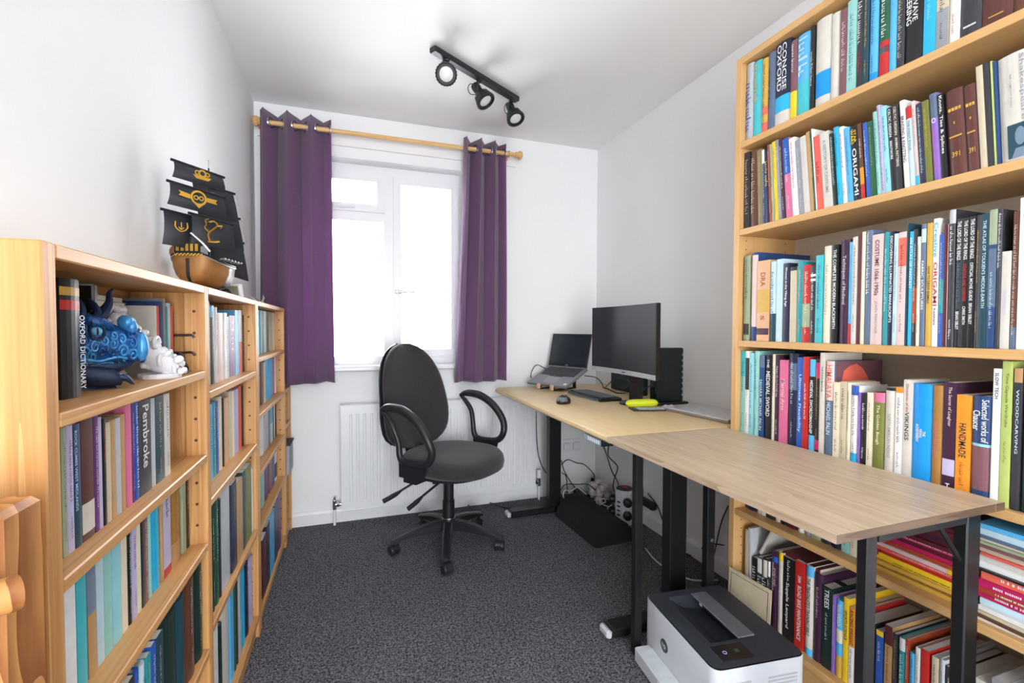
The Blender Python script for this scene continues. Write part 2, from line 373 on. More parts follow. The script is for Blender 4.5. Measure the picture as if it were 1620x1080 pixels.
# ================================================================== CEILING TRACK LIGHT
def track():
    p0, p1 = Vector((.335, 2.055, H)), Vector((.835, 2.362, H)); d = (p1-p0).normalized(); ang = math.atan2(d.y, d.x); c = (p0+p1)/2
    t = thing('track_spotlight', 'black ceiling track with three adjustable spotlights', 'ceiling light', c, ang); Lh = (p1-p0).length/2
    TR = mat('track_black', (38, 38, 42), .45, noise=.05)
    MB().rbox(-Lh, -.02, -.026, Lh, .02, -.0002, .005).build('track', TR, t, local=True)
    LENS = mat('lamp_lens', (226, 226, 222), .3)
    Minv = ROOTM[t.name].inverted()
    cam_l = Minv @ CAM
    for k, (f, aim) in enumerate(((-.72, None), (.02, Vector((.42, -.35, -.80))), (.86, Vector((.20, -.45, -.88))))):
        x = f*Lh; s = MB()
        s.cyl((x, 0, -.024), (x, 0, -.034), .016, n=14); so = s.build('swivel', TR, t, local=True, smooth=True)
        piv = Vector((x, 0, -.085))
        if aim is None: dr = (cam_l-piv).normalized()+Vector((0, 0, -.05)); dr.normalize()
        else: dr = (Minv.to_3x3() @ aim).normalized()
        a = dr.cross(Vector((0, 0, 1))).normalized()
        br = MB(); br.tube([Vector((x, 0, -.034)), Vector((x, 0, -.04))+a*.018, piv+a*.024+Vector((0, 0, .015)), piv+a*.024], .004, n=6); br.build('bracket', TR, so, local=True, smooth=True)
        b0 = piv-dr*.05
        h = MB(); h.lathe(b0, dr, [(0, .012), (.003, .020), (.022, .022), (.040, .020), (.056, .023), (.068, .034), (.088, .043), (.112, .047), (.114, .043), (.106, .041)], 22)
        ho = h.build('lamp_head', TR, t, local=True, smooth=True, angle=50)
        g = MB(); e1 = dr.orthogonal().normalized(); e2 = dr.cross(e1)
        for q in range(22):
            u = e1*math.cos(2*PI*q/22)+e2*math.sin(2*PI*q/22); g.cyl(b0+dr*.064+u*.034, b0+dr*.110+u*.0475, .0018, n=5)
        stuff(g.build('cooling_ribs', TR, ho, local=True))
        MB().lathe(b0+dr*.094, dr, [(0, .039), (.006, .039), (.012, .030), (.017, .012)], 20).build('lens', LENS, ho, local=True, smooth=True)
        w_ = MB(); side = dr.cross(a).normalized()
        w_.tube([b0+dr*.002, b0-dr*.02+side*.012, b0-dr*.012+side*.034, b0+dr*.02+side*.040, b0+dr*.045+side*.02], .002, n=6); w_.build('flex', TR, ho, local=True, smooth=True)
track()
# ================================================================== TALL RIGHT BOOKCASE
BX0, BX1, BY0, BY1, BZ = 1.322, 1.596, .44, 1.359, 2.098
RS = [1.797, 1.486, 1.086, .741, .471, .10]        # shelf top surfaces, top row first
RU = [2.0745, 1.774, 1.463, 1.064, .720, .449]     # clear height above each row
def tall_bookcase():
    b = thing('tall_bookcase', 'tall beech veneer bookcase full of books against the right wall', 'bookcase', (BX0+.14, (BY0+BY1)/2, 0))
    for y0, y1 in ((BY1-.024, BY1), (BY0, BY0+.024)): MB().rbox(BX0, y0, 0, BX1, y1, BZ, .0015).build('side_panel', BEECH[2], b)
    MB().rbox(BX0, BY0+.0245, 2.0745, BX1, BY1-.0245, BZ, .0015).build('top_panel', BEECH[1], b)
    for z in RS: MB().rbox(BX0+.002, BY0+.0245, z-.022, BX1-.006, BY1-.0245, z, .0015).build('shelf', BEECH[1], b)
    MB().box(BX0+.02, BY0+.0245, 0, BX0+.035, BY1-.0245, .0775).build('plinth', BEECH[1], b)
    MB().box(BX1-.005, BY0+.0245, .101, BX1-.001, BY1-.0245, 2.074).build('back_panel', BEECHBACK, b)
    ho = MB(); DH = mat('hole_dark', (96, 66, 38), .8)
    for z in [i*.032+.2 for i in range(56)]:
        if min(abs(z-s) for s in RS) < .03: continue
        for x in (BX0+.035, BX1-.05): ho.cyl((x, BY1-.0243, z), (x, BY1-.0238, z), .0026, n=8)
    stuff(ho.build('peg_holes', DH, b))
tall_bookcase()
# ================================================================== LOW LEFT PINE BOOKCASES
LX = -.327; LXB = XL+.004
def pine_bookcase(label, y0, y1, zt, shelves, pa=.028, pb=.028):
    b = thing('pine_bookcase', label, 'bookcase', ((LX+LXB)/2, (y0+y1)/2, 0), group='low pine bookcases along the left wall')
    ps = .043
    for k, (a, c) in enumerate(((y0, y0+pa), (y1-pb, y1))):
        for x0, x1 in ((LX-ps, LX), (LXB+.017, LXB+.017+ps)):
            MB().rbox(x0, a, 0, x1, c, zt, .002).build('post', PINE[2], b)
        MB().box(LXB+.0605, a+(.008 if k else .0002), .02, LX-ps-.0005, c-(.0002 if k else .008), zt-.002).build('side_panel', PINE[2], b)
        ho = MB(); DH = mat('hole_dark', (96, 66, 38), .8); yy = c if k == 0 else a; s = 1 if k == 0 else -1
        for z in [i*.0505+.105 for i in range(40)]:
            if z < zt-.03 and min(abs(z-q) for q in shelves) > .02: ho.cyl((LX-.022, yy-.001*s, z), (LX-.022, yy+.0006*s, z), .0035, n=8)
        stuff(ho.build('peg_holes', DH, b))
    MB().rbox(LXB+.017, y0+pa+.0005, zt-.018, LX+.0, y1-pb-.0005, zt, .002).build('top_board', PINE[1], b)
    for z in shelves: MB().rbox(LXB+.017, y0+pa+.0005, z-.018, LX, y1-pb-.0005, z, .002).build('shelf', PINE[1], b)
    bk = MB(); n = 8; h = (zt-.06)/n
    MB().box(LXB+.002, y0+.004, .04, LXB+.0165, y1-.004, zt-.004).build('back_panel', PINE[1], b)
    MB().box(LXB+.03, y0+pa+.001, .0, LX-.012, y1-pb-.001, shelves[-1]-.0185).build('plinth', PINE[1], b)
    return b
LS1 = [1.026, .827, .616, .359, .085]; LS2 = [.972, .710, .398, .081]; LS3 = [1.016, .803, .587, .374, .068]; LS4 = [.62, .36, .07]
pine_bookcase('nearest low pine bookcase, with the blue dragon bust on its upper shelf', .6635, 1.2850, 1.2255, LS1, .027, .0145)
pine_bookcase('middle low pine bookcase, under the small digital clock', 1.2853, 1.9005, 1.2255, LS2, .0145, .0255)
pine_bookcase('third low pine bookcase, farthest of the tall trio, beside the purple curtain', 1.9008, 2.632, 1.2255, LS3, .027, .030)
pine_bookcase('short pine bookcase in the corner below the hem of the purple curtain', 2.6335, 2.848, .806, LS4, .018, .022)
# knotty pine furniture end at the left edge of the photograph
pf = thing('pine_furniture_end', 'knotty pine furniture post with a rounded rail, cut off by the left photo edge', 'furniture', (-.38, .58, 0))
MB().rbox(-.49, .535, 0, -.298, .60, .960, .006).build('post', PINED, pf)
MB().rbox(-.488, .49, .04, -.335, .5345, .875, .012).build('side_panel', PINED, pf)
MB().tube([(-.40, .46, .888), (-.33, .49, .894), (-.288, .510, .897), (-.277, .5185, .897)], .015, n=12).build('rail', PINED, pf, smooth=True)
# ================================================================== DESKS
def desk_light():
    z = .76
    d = thing('standing_desk', 'pale maple sit-stand desk with rounded corner carrying the monitor', 'desk', (1.2, 2.05, 0))
    x0, x1, y0, y1 = .824, 1.596, 1.388, 2.765; r = .06
    arc = lambda cx, cy, a0: [(cx+r*math.cos(a0+PI/2*k/6), cy+r*math.sin(a0+PI/2*k/6)) for k in range(7)]
    poly = [(x0, y0), (x1, y0), (x1, y1)]+arc(x0+r, y1-r, PI/2)
    def off(p, o): 
        cx, cy = (x0+x1)/2, (y0+y1)/2
        return (p[0]+(o if p[0] < cx else -o), p[1]+(o*.5 if p[1] < cy else -o))
    m = MB(); m.loft([[off(p, .008)+(z-.026,) for p in poly], [p+(z-.018,) for p in poly], [p+(z-.010,) for p in poly], [off(p, .003)+(z-.003,) for p in poly], [off(p, .010)+(z,) for p in poly]])
    m.build('desktop', MAPLE, d, smooth=True, angle=30)
    for yc in (2.61, 1.475):
        c = MB(); c.rbox(1.132, yc-.026, .04, 1.208, yc+.026, .70, .003); co = c.build('column', BLKM, d)
        MB().rbox(1.138, yc-.021, .70, 1.202, yc+.021, .7335, .002).build('inner_column', BLKM, co)
        yf_ = yc+.0
        MB().rbox(.885, yf_-.034, .004, 1.47, yf_+.034, .04, .006).build('foot', BLKM, d)
        cp = MB(); cp.rbox(.862, yf_-.033, .004, .8848, yf_+.033, .036, .008); cp.build('foot_cap', mat('grey_cap', (208, 208, 212), .35), d)
    MB().box(1.14, 1.50, .706, 1.2, 2.585, .7335).build('crossbar', BLKM, d)
    for yc in (2.61, 1.475): MB().box(.92, yc-.02, .722, 1.137, yc+.02, .7338).build('top_bracket', BLKM, d)
    cb = MB(); cb.rbox(.832, 1.445, .708, .885, 1.58, .733, .004); co = cb.build('control_box', BLK, d)
    SC = mat('control_panel', (150, 170, 190), .3); MB().box(.8312, 1.45, .711, .8319, 1.575, .730).build('display', SC, co)
    for k in range(6): MB().box(.8304, 1.46+k*.015, .714, .8311, 1.469+k*.015, .727).build('button', WHITE, co)
desk_light()
def desk_oak():
    z = .76; x0, x1, y0, y1 = .818, 1.3165, .590, 1.384
    d = thing('oak_side_desk', 'narrow grey-oak laminate desk on black steel legs, standing over the printer', 'desk', (1.07, .99, 0))
    MB().box(x0, y0, z-.017, x1, y1, z).build('desktop', OAK, d)
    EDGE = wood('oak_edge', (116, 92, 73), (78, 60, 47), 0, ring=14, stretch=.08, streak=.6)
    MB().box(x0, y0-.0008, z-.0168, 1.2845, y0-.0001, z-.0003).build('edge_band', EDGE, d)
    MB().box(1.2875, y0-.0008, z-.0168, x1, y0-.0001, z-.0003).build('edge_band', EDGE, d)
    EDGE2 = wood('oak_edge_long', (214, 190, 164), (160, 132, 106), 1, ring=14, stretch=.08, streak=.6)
    MB().box(x0-.0008, y0, z-.0168, x0-.0001, y1, z-.0003).build('edge_band', EDGE2, d)
    for (lx, ly, wx, wy) in ((.925, 1.360, .028, .028), (1.232, 1.362, .034, .03), (.938, .617, .028, .022), (1.245, .617, .046, .026)):
        l = MB(); l.rbox(lx-wx/2, ly-wy/2, .004, lx+wx/2, ly+wy/2, z-.0172, .003); lo = l.build('leg', BLKM, d)
        MB().cyl((lx, ly, 0), (lx, ly, .0038), .011, n=12).build('foot_pad', BLK, lo)
    for ly in (.617, 1.360): MB().box(.9525 if ly < 1 else .9395, ly-.012, z-.040, 1.2215 if ly < 1 else 1.2145, ly+.014, z-.0173).build('end_rail', BLKM, d)
    for lx in (.925, 1.225): MB().box(lx-.012, .6345, z-.045, lx+.012, 1.3455, z-.0173).build('long_rail', BLKM, d)
    br = MB(); br.cyl((1.15, .617, z-.04), (1.22, .617, z-.12), .006, n=8); br.build('brace', BLKM, d)
    sc = MB(); sc.cyl((1.232, 1.3465, .36), (1.232, 1.3445, .36), .007, n=12); sc.build('bolt', CHROME, d)
desk_oak()
# ================================================================== OFFICE CHAIR
def chair():
    cx, cy = .466, 2.362
    th = math.radians(-52)
    t = thing('office_chair', 'black fabric swivel chair with loop arms and five-star castor base', 'chair', (cx, cy, 0), th)
    FAB = mat('chair_fabric', (44, 40, 44), .9, noise=.15, scale=60, bump=.3, bscale=700, sheen=.25)
    PL = mat('chair_plastic', (34, 36, 40), .38, noise=.06, bump=.05, bscale=500)
    # base in world angles
    hub = MB(); hub.lathe((0, 0, .085), (0, 0, 1), [(0, .03), (.006, .038), (.05, .040), (.062, .034), (.066, .03)], 20); hub.build('hub', PL, t, local=True, smooth=True)
    MB().torus((0, 0, .15), (0, 0, 1), .031, .003, 24, 6).build('hub_ring', CHROME, t, local=True, smooth=True)
    for k in range(5):
        a = math.radians(-104+72*k)-th; ca, sa = math.cos(a), math.sin(a); M = Matrix.Rotation(a, 4, 'Z')
        rings = []
        for r, zt, zb, wd in ((.028, .142, .092, .026), (.08, .138, .092, .025), (.15, .124, .088, .023), (.22, .103, .078, .021), (.27, .086, .066, .020), (.29, .078, .064, .017)):
            rings.append([(r, -wd, zb), (r, -wd, zt-.008), (r, -wd*.6, zt), (r, wd*.6, zt), (r, wd, zt-.008), (r, wd, zb)])
        lo = MB().loft(rings, M=M).build('base_leg', PL, t, local=True, smooth=True, angle=35)
        c = MB(); Mc = M @ Matrix.Translation((.272, 0, 0)) @ Matrix.Rotation(.6+k*1.1, 4, 'Z')
        c.cyl(Mc @ Vector((0, 0, .045)), Mc @ Vector((0, 0, .068)), .008, n=10)
        for s in (-1, 1):
            p = Mc @ Vector((.012, s*.006, .026)); q = Mc @ Vector((.012, s*.024, .026))
            c.lathe(p, q-p, [(0, .022), (.003, .0258), (.013, .0258), (.018, .021)], 18)
        # hood
        hood = []
        for i in range(9):
            an = PI*i/8-.3; hood.append((.012+.029*math.cos(an), .026+.029*math.sin(an)))
        inner = [(.012+.0265*math.cos(PI*i/8-.3), .026+.0265*math.sin(PI*i/8-.3)) for i in range(8, -1, -1)]
        c.prism(hood+inner, -.020, .020, 'y', M=Mc)
        c.build('castor', PL, t, local=True, smooth=True, angle=45)
    MB().lathe((0, 0, .14), (0, 0, 1), [(0, .031), (.10, .031), (.101, .027), (.20, .027), (.201, .023), (.27, .023)], 18).build('gas_lift', BLK, t, local=True, smooth=True)
    # seat: rounded cushion
    def se(w, d, e, n=40, cx=0.0, zf=None):
        out = []
        for i in range(n):
            a = 2*PI*i/n; ca, sa = math.cos(a), math.sin(a)
            u = math.copysign(abs(ca)**e, ca); v = math.copysign(abs(sa)**e, sa)
            out.append((cx+d*u, w*v*(1-.10*(u < 0)*abs(u))))
        return out
    sx = .03; rings = []
    for sc, z in ((.80, .418), (.93, .424), (.985, .440), (1.0, .462), (.985, .482), (.93, .497), (.8, .505), (.5, .506), (.15, .504)):
        rings.append([(x+sx, y, z-(.028*max(0, (x/.24))**3 if z > .43 else .01*max(0, x/.24)**3)) for x, y in se(.245*sc, .24*sc, .72)])
    MB().loft(rings).build('seat', FAB, t, local=True, smooth=True, angle=70)
    sh = []
    for sc, z in ((.80, .404), (.94, .412), (.96, .4235)): sh.append([(x+sx, y, z) for x, y in se(.245*sc, .24*sc, .72)])
    MB().loft(sh).build('seat_shell', PL, t, local=True, smooth=True)
    MB().rbox(-.09, -.07, .375, .09, .07, .404, .008).build('mechanism', BLK, t, local=True)
    # backrest: tall rounded cushion, leaning back
    def back(off, grow):
        rings = []
        for i in range(19):
            f = .5-.5*math.cos(PI*i/18); z = .492+.550*f
            e = abs(2*f-1); w_ = .238*max(.03, (1-e**(3.0 if f > .5 else 5.5)))**.5*(1-.20*max(0, f-.35)/.65)
            x = -.235-.11*f+.03*math.sin(PI*f)
            ring = []
            for k in range(24):
                a = 2*PI*k/24; dy = math.copysign(abs(math.cos(a))**.55, math.cos(a)); dx = math.copysign(abs(math.sin(a))**.8, math.sin(a))
                cur = .035*(dy*dy)
                ring.append((x+cur+off+grow*dx*(1 if .03 < f < .97 else .6), w_*dy, z))
            rings.append(ring)
        return rings
    MB().loft(back(.0, .030)).build('backrest', FAB, t, local=True, smooth=True, angle=75)
    MB().loft(back(-.035, .012)).build('back_shell', PL, t, local=True, smooth=True, angle=75)
    bs = MB(); bs.tube([(-.08, 0, .392), (-.2, 0, .392), (-.275, 0, .43), (-.285, 0, .60)], .02, n=8, flat=.45); bs.build('back_bar', BLK, t, local=True, smooth=True)
    # loop arms
    for s in (-1, 1):
        y = s*.285
        loop = [(-.165, .735), (-.115, .752), (-.02, .745), (.07, .700), (.135, .625), (.150, .560), (.115, .512), (.04, .498), (-.03, .502), (-.055, .53), (-.062, .585), (-.085, .655), (-.125, .705), (-.160, .732)]
        a = MB(); a.tube([(x, y+s*.012*(z > .6), z) for x, z in loop], .017, n=10, rad=[.010, .019, .022, .021, .019, .018, .018, .018, .017, .015, .014, .014, .013, .009])
        ao = a.build('armrest', PL, t, local=True, smooth=True, angle=70)
        MB().prism([(-.05, .43), (.09, .43), (.11, .500), (-.05, .500)], y-.014 if s > 0 else y-.010, y+.010 if s > 0 else y+.014, 'y').build('arm_bracket', PL, ao, local=True)
        MB().box(-.03, min(y*.55, y), .406, .05, max(y*.55, y), .4335).build('arm_bar', PL, ao, local=True)
    # two paddle levers under the seat, on the chair's right side
    for (x, dx) in ((-.06, -.13), (.05, -.06)):
        l = MB(); p0 = Vector((x, -.07, .39)); p1 = Vector((x+dx*.45, -.21, .330))
        l.cyl(p0, p1, .006, n=8); l.tube([p1, p1+Vector((dx*.15, -.03, -.02)), p1+Vector((dx*.4, -.075, -.045))], .012, n=8, rad=[.009, .021, .020], flat=.55)
        lo = l.build('lever', PL, t, local=True, smooth=True)
        MB().ball(p1+Vector((dx*.25, -.052, -.018)), (.006, .01, .004)).build('lever_mark', WHITE, lo, local=True)
    MB().cyl((-.05, -.05, .375), (-.05, -.05, .33), .012, n=10).build('tension_knob', PL, t, local=True, smooth=True)
chair()

# ================================================================== BOOKS
C = dict(white=(236,236,234), cream=(232,222,196), black=(24,24,28), charcoal=(52,52,58), navy=(30,36,66), grey=(150,152,158), silver=(190,192,198), red=(196,38,34), maroon=(92,28,40),
 orange=(240,150,44), yellow=(246,206,40), teal=(40,150,158), turquoise=(70,190,200), mint=(150,208,200), cyan=(40,180,226), blue=(42,90,180), sky=(90,180,232), lilac=(196,186,220), purple=(104,56,120),
 pink=(220,110,150), green=(34,92,62), olive=(118,122,52), lime=(180,196,110), brown=(98,58,40), tan=(192,150,100), ochre=(168,120,54), slate=(92,110,136), salmon=(230,98,86), mauve=(128,84,92), violet=(140,104,190),
 beige=(206,192,164), sage=(160,172,140), magenta=(196,30,96), gold=(214,170,70), rust=(176,70,40), leather=(92,48,40), azure=(10,150,230), ice=(196,222,232), plum=(62,30,58), steel=(120,140,160), bottle=(22,48,42), khaki=(134,124,88), peach=(226,176,134), denim=(40,70,120), stone=(214,208,198), aqua=(150,214,224), petrol=(30,70,84), coral=(232,110,90), rose=(226,200,196))
ADJ = dict(sky='sky blue', ice='ice blue', bottle='bottle green', aqua='pale aqua', petrol='dark petrol blue', rose='pale rose', steel='steel grey', denim='denim blue', azure='bright azure', stone='stone white', leather='brown leather', gold='gold', sage='sage green', plum='dark plum', mint='mint green', silver='silver grey', slate='slate blue', lime='lime green', bottlegreen='')
def cmat(c): return mat('cover_'+c, C[c], .45, noise=.05, scale=40)
def imat(c): return mat('ink_'+c, C[c], .5, noise=.0)
LIGHT = {'white','cream','silver','lilac','mint','ice','beige','stone','aqua','rose','lime','yellow','turquoise','sage','peach','gold','sky','cyan'}
NOBJ = [0]
def book_at(label, group, loc, rz, t, h, d, col, rx=0, hard=True, title=None, bands=(), lines=1, kind='book', cat='book', rng=None, pages='paper', guess=()):
    rng = rng or random
    r = thing(kind, label, cat, loc, rz, group, rx)
    c = min(.0022 if hard else .0009, t*.18); bul = min(.006, t*.22) if hard else min(.001, t*.08)
    ys = [t/2*(1-2*k/6) for k in range(7)]
    arc = [(bul*(2*y/t)**2, y) for y in ys]
    poly = [(d, t/2)]+arc+[(d, -t/2), (d, -t/2+c), (bul+c, -t/2+c), (bul+c, t/2-c), (d, t/2-c)]
    co = MB().prism(poly, 0, h, 'z').build('cover', cmat(col), r, local=True)
    ins = .003 if hard else .0006
    MB().box(bul+c+.0002, -t/2+c+.0001, ins, d-(.003 if hard else .0004), t/2-c-.0001, h-ins).build('pages', PAPER if pages == 'paper' else GREYP, r, local=True)
    for z0, z1, bc in bands:
        a2 = [(x-.0003, y) for x, y in arc]; b2 = [(x+.0002, y) for x, y in arc][::-1]
        MB().prism(a2+b2, h*z0, h*z1, 'z').build('spine_band', cmat(bc), co, local=True)
    Mt = lambda zc, yc: Matrix(((0, 0, -1, -.0007), (0, -1, 0, yc), (-1, 0, 0, zc), (0, 0, 0, 1))) if False else Matrix(((0, 0, -1, -.0007), (0, -1, 0, yc), (-1, 0, 0, zc), (0, 0, 0, 1)))
    if title:
        for (s, ic, z0, z1, hf, yf, across) in title:
            if across:   # horizontal words across the spine (local y to the left, so x-axis of the text runs to -y)
                M = Matrix(((0, 0, -1, -.0007), (-1, 0, 0, yf*t), (0, 1, 0, h*(z0+z1)/2), (0, 0, 0, 1)))
                text(s, M, t*hf, h*abs(z1-z0), imat(ic), co, 'title', .01)
            else:
                M = Matrix(((0, 0, -1, -.0007), (0, -1, 0, yf*t), (-1, 0, 0, h*(z0+z1)/2), (0, 0, 0, 1)))
                text(s, M, h*abs(z1-z0), t*hf, imat(ic), co, 'title', .012)
    if guess or (lines and t > .004 and not title):
        spec = guess
        if not guess:
            ic = rng.choice(['charcoal', 'navy', 'black', 'maroon', 'denim']) if col in LIGHT else rng.choice(['white', 'cream', 'stone', 'gold', 'ice'])
            spec = [(ic, rng.uniform(.35, .55), rng.uniform(.86, .93), min(.38, .009/t), 0, False), (ic, .12, .28, min(.28, .006/t), 0, False)]
        for ic, f0, f1, hf, yo, across in spec:
            m = MB(); hh = t*hf if not across else h*abs(f1-f0)*.6
            z = h*f1; zend = h*f0; s = t*.4*min(1, hf); n_ = 0
            if across:   # short line of unreadable print across the spine
                y = s
                while y > -s:
                    lw = hh*rng.uniform(.4, .8); a, b = h*(f0+f1)/2-hh/2, h*(f0+f1)/2+hh/2
                    m.add([(-.0006, y, a), (-.0006, y-lw, a), (-.0006, y-lw, b), (-.0006, y, b)], [(0, 1, 2, 3)]); y -= lw*1.25
            else:
                while z > zend:
                    for _ in range(rng.randint(3, 8)):
                        lw = hh*rng.uniform(.3, .62); g = hh*rng.choice([.62, .62, .66, 1.0]); y = yo*t-hh*.5+g*.5
                        a, b = -(y-g/2), -(y+g/2); k = rng.random()
                        if k < .45: m.add([(-.0006, a, z), (-.0006, b, z), (-.0006, b, z-lw*.42), (-.0006, a, z-lw*.42)], [(0, 1, 2, 3)])
                        else:
                            m.add([(-.0006, a, z), (-.0006, b, z), (-.0006, b, z-lw*.3), (-.0006, a, z-lw*.3)], [(0, 1, 2, 3)]); m.add([(-.0006, a, z-lw*.3), (-.0006, a-(a-b)*.28, z-lw*.3), (-.0006, a-(a-b)*.28, z-lw), (-.0006, a, z-lw)], [(0, 1, 2, 3)])
                        z -= lw+hh*.14
                        if z < zend: break
                    z -= hh*.4
            stuff(m.build('spine_print', imat(ic), co, local=True))
    return r
ORD = 'first second third fourth fifth sixth seventh eighth ninth tenth eleventh twelfth thirteenth fourteenth fifteenth sixteenth seventeenth eighteenth nineteenth'.split()
def ordinal(i):
    if i < 19: return ORD[i]
    n = i+1; tens = {2: 'twent', 3: 'thirt', 4: 'fort'}[n//10]
    return tens+'ieth' if n % 10 == 0 else tens+'y-'+ORD[n % 10-1]
SPECIAL = {}
def row(data, side, X, z, ztop, where, depth=(.15, .20), zref=0.0, pages='paper', hardp=.5, seed=1, lim=None):
    """each line: x0 x1 ytop [xtop] colour [b:z0:z1:colour ...] [t:TEXT:ink:z0:z1:size[:yoff]] (underscore = space, / = new line) [d:depth] [n:adjective] [s: soft/hard]"""
    rng = random.Random(seed); lines = [l.split() for l in data.strip().splitlines() if l.strip()]
    N = len(lines); geo = []
    lim = lim or (BY0+.0245, BY1-.0248)
    for tk in lines:
        nums = []
        while tk and tk[0].replace('.', '').replace('-', '').isdigit(): nums.append(float(tk.pop(0)))
        ya, yb = onz(nums[0], X, z+zref), onz(nums[1], X, z+zref); P = on(nums[3] if len(nums) > 3 else nums[0], nums[2], 0, X)
        geo.append([min(ya, yb), max(ya, yb), P.z if nums[2] > -900 else z-nums[2]/1000.0-1.0, (P.y-ya)/max(.05, P.z-z) if len(nums) > 3 else 0])
    a_, b_ = min(g[0] for g in geo), max(g[1] for g in geo); a2, b2 = max(a_, lim[0]+.0005), min(b_, lim[1]-.0005)
    for g in geo:
        for q in (0, 1): g[q] = a2+(g[q]-a_)*(b2-a2)/(b_-a_)
    sm = [sum(geo[k][3] for k in range(max(0, i-3), min(N, i+4)))/len(range(max(0, i-3), min(N, i+4))) for i in range(N)]
    for i in range(min(2, N)): sm[i] = geo[i][3]
    for i, tk in enumerate(lines):
        col = tk.pop(0); lo, hi, zt, _ = geo[i]; lean = sm[i] if side == 'R' else 0
        t = max(.003, hi-lo-.0008); ym = (lo+hi)/2
        h = max(.05, min(zt, ztop-.004)-z)
        bands = []; titles = []; guess = []; dep = rng.uniform(*depth); dmax = (BX1-.0055-X) if side == 'R' else (X-(LXB+.0175)); adj = ''; hard = rng.random() < hardp; plain = False; pg = pages
        for k in tk:
            q = k.split(':')
            if q[0] == 'b': bands.append((float(q[1]), float(q[2]), q[3]))
            elif q[0] in 'tw': titles.append((q[1].replace('_', ' ').replace('/', '\n'), q[2], float(q[3]), float(q[4]), float(q[5]), float(q[6]) if len(q) > 6 else 0, q[0] == 'w'))
            elif q[0] in 'gh': guess.append((q[1], float(q[2]), float(q[3]), float(q[4]), float(q[5]) if len(q) > 5 else 0, q[0] == 'h'))
            elif q[0] == 'd': dep = float(q[1])
            elif q[0] == 'n': adj = q[1].replace('_', ' ')
            elif q[0] == 's': hard = q[1] == 'hard'
            elif q[0] == 'p': plain = True
        dep = min(dep, dmax)
        words = adj or ADJ.get(col, col)
        size = 'thick ' if t > .03 else ('slim ' if t < .011 else '')
        nb = ordinal(i) if i <= N/2 else ('last' if i == N-1 else ordinal(N-1-i))
        sidew = ('left' if i <= N/2 else 'right') 
        label = '%s%s book, %s from %s, %s' % (size, words, nb, sidew, where)
        if i == N-1 and N > 2: label = '%s%s book at right end of %s' % (size, words, where)
        if i == 0: label = '%s%s book at left end of %s' % (size, words, where)
        if N == 1: label = '%s%s book on %s' % (size, words, where)
        al = -math.atan(lean if side == 'R' else -lean)
        zz = z+.0003+t/2*abs(math.sin(al))
        bo = book_at(label, 'books on the '+where, (X, ym, zz), 0 if side == 'R' else PI, t*math.cos(al), h, dep, col, al, hard, titles, bands, 0 if plain else 1, guess=guess, rng=rng, pages=pg); SPECIAL[adj] = (bo, t*math.cos(al), h)
RX = BX0+.018
W = 'tall bookcase'
row("""
1173 1184.5 109 silver g:blue:.1:.75:.7 n:silver-grey_blue-lettered
1184.5 1198 105.5 turquoise g:gold:.45:.95:.5 
1198 1208 100 gold b:.0:.15:coral b:.25:.36:coral n:yellow_and_orange_banded
1208 1219 91 slate g:navy:.3:.8:.35:-.15
1219 1243 79 navy t:CONCISE/OXFORD:white:.42:.98:.62 b:.17:.36:cyan b:0:.17:stone n:navy_CONCISE s:hard d:.17
1243 1254 72 mauve b:0:.36:yellow g:white:.6:.95:.4 n:red_and_yellow
1254 1274.5 64.5 sky b:0:.42:turquoise g:ice:.55:.95:.7
1275 1282 48 black g:cream:.3:.7:.5
1283 1307 41 stone b:.12:.4:azure n:white_and_blue_banded s:hard p:1
1307 1322 30 stone p:1 n:plain_pale_stone
1323 1334 22 mauve g:rose:.3:.85:.5
1334 1349 9 mint g:slate:.15:.85:.4
1349 1359.5 4 charcoal g:white:.5:.95:.6 g:red:.2:.42:.4 n:black_and_red-lettered
1359.5 1369 -5 petrol
1369 1383 -14 sky b:0:.1:azure
1384.5 1401 -1230 green g:white:.45:.95:.45 b:0:.42:red b:.28:.36:teal n:green_and_red_patterned
1401 1413 -1240 sky p:1 n:plain_sky_blue
1413 1425.5 -1235 charcoal g:beige:.12:.9:.5
1425.5 1456.5 -1240 black t:MICROWAVE/ENGINEERING:white:.42:.98:.6:.08 n:black_MICROWAVE_ENGINEERING s:hard
1456.5 1476.5 -1235 cyan g:aqua:.4:.9:.4
1476.5 1496.5 -1230 beige b:0:.42:grey n:cream_and_grey
1496.5 1514 -1240 white g:red:.1:.3:.25 n:white_and_lilac
1514 1549 -1225 charcoal h:white:.10:.13:.7 s:hard
1549 1600 -1235 leather s:hard d:.22 h:gold:.08:.1:.6
1600 1640 -1235 brown s:hard d:.22
""", 'R', RX, RS[0], RU[0], 'top shelf of '+W, (.16, .22), hardp=.6, seed=11)
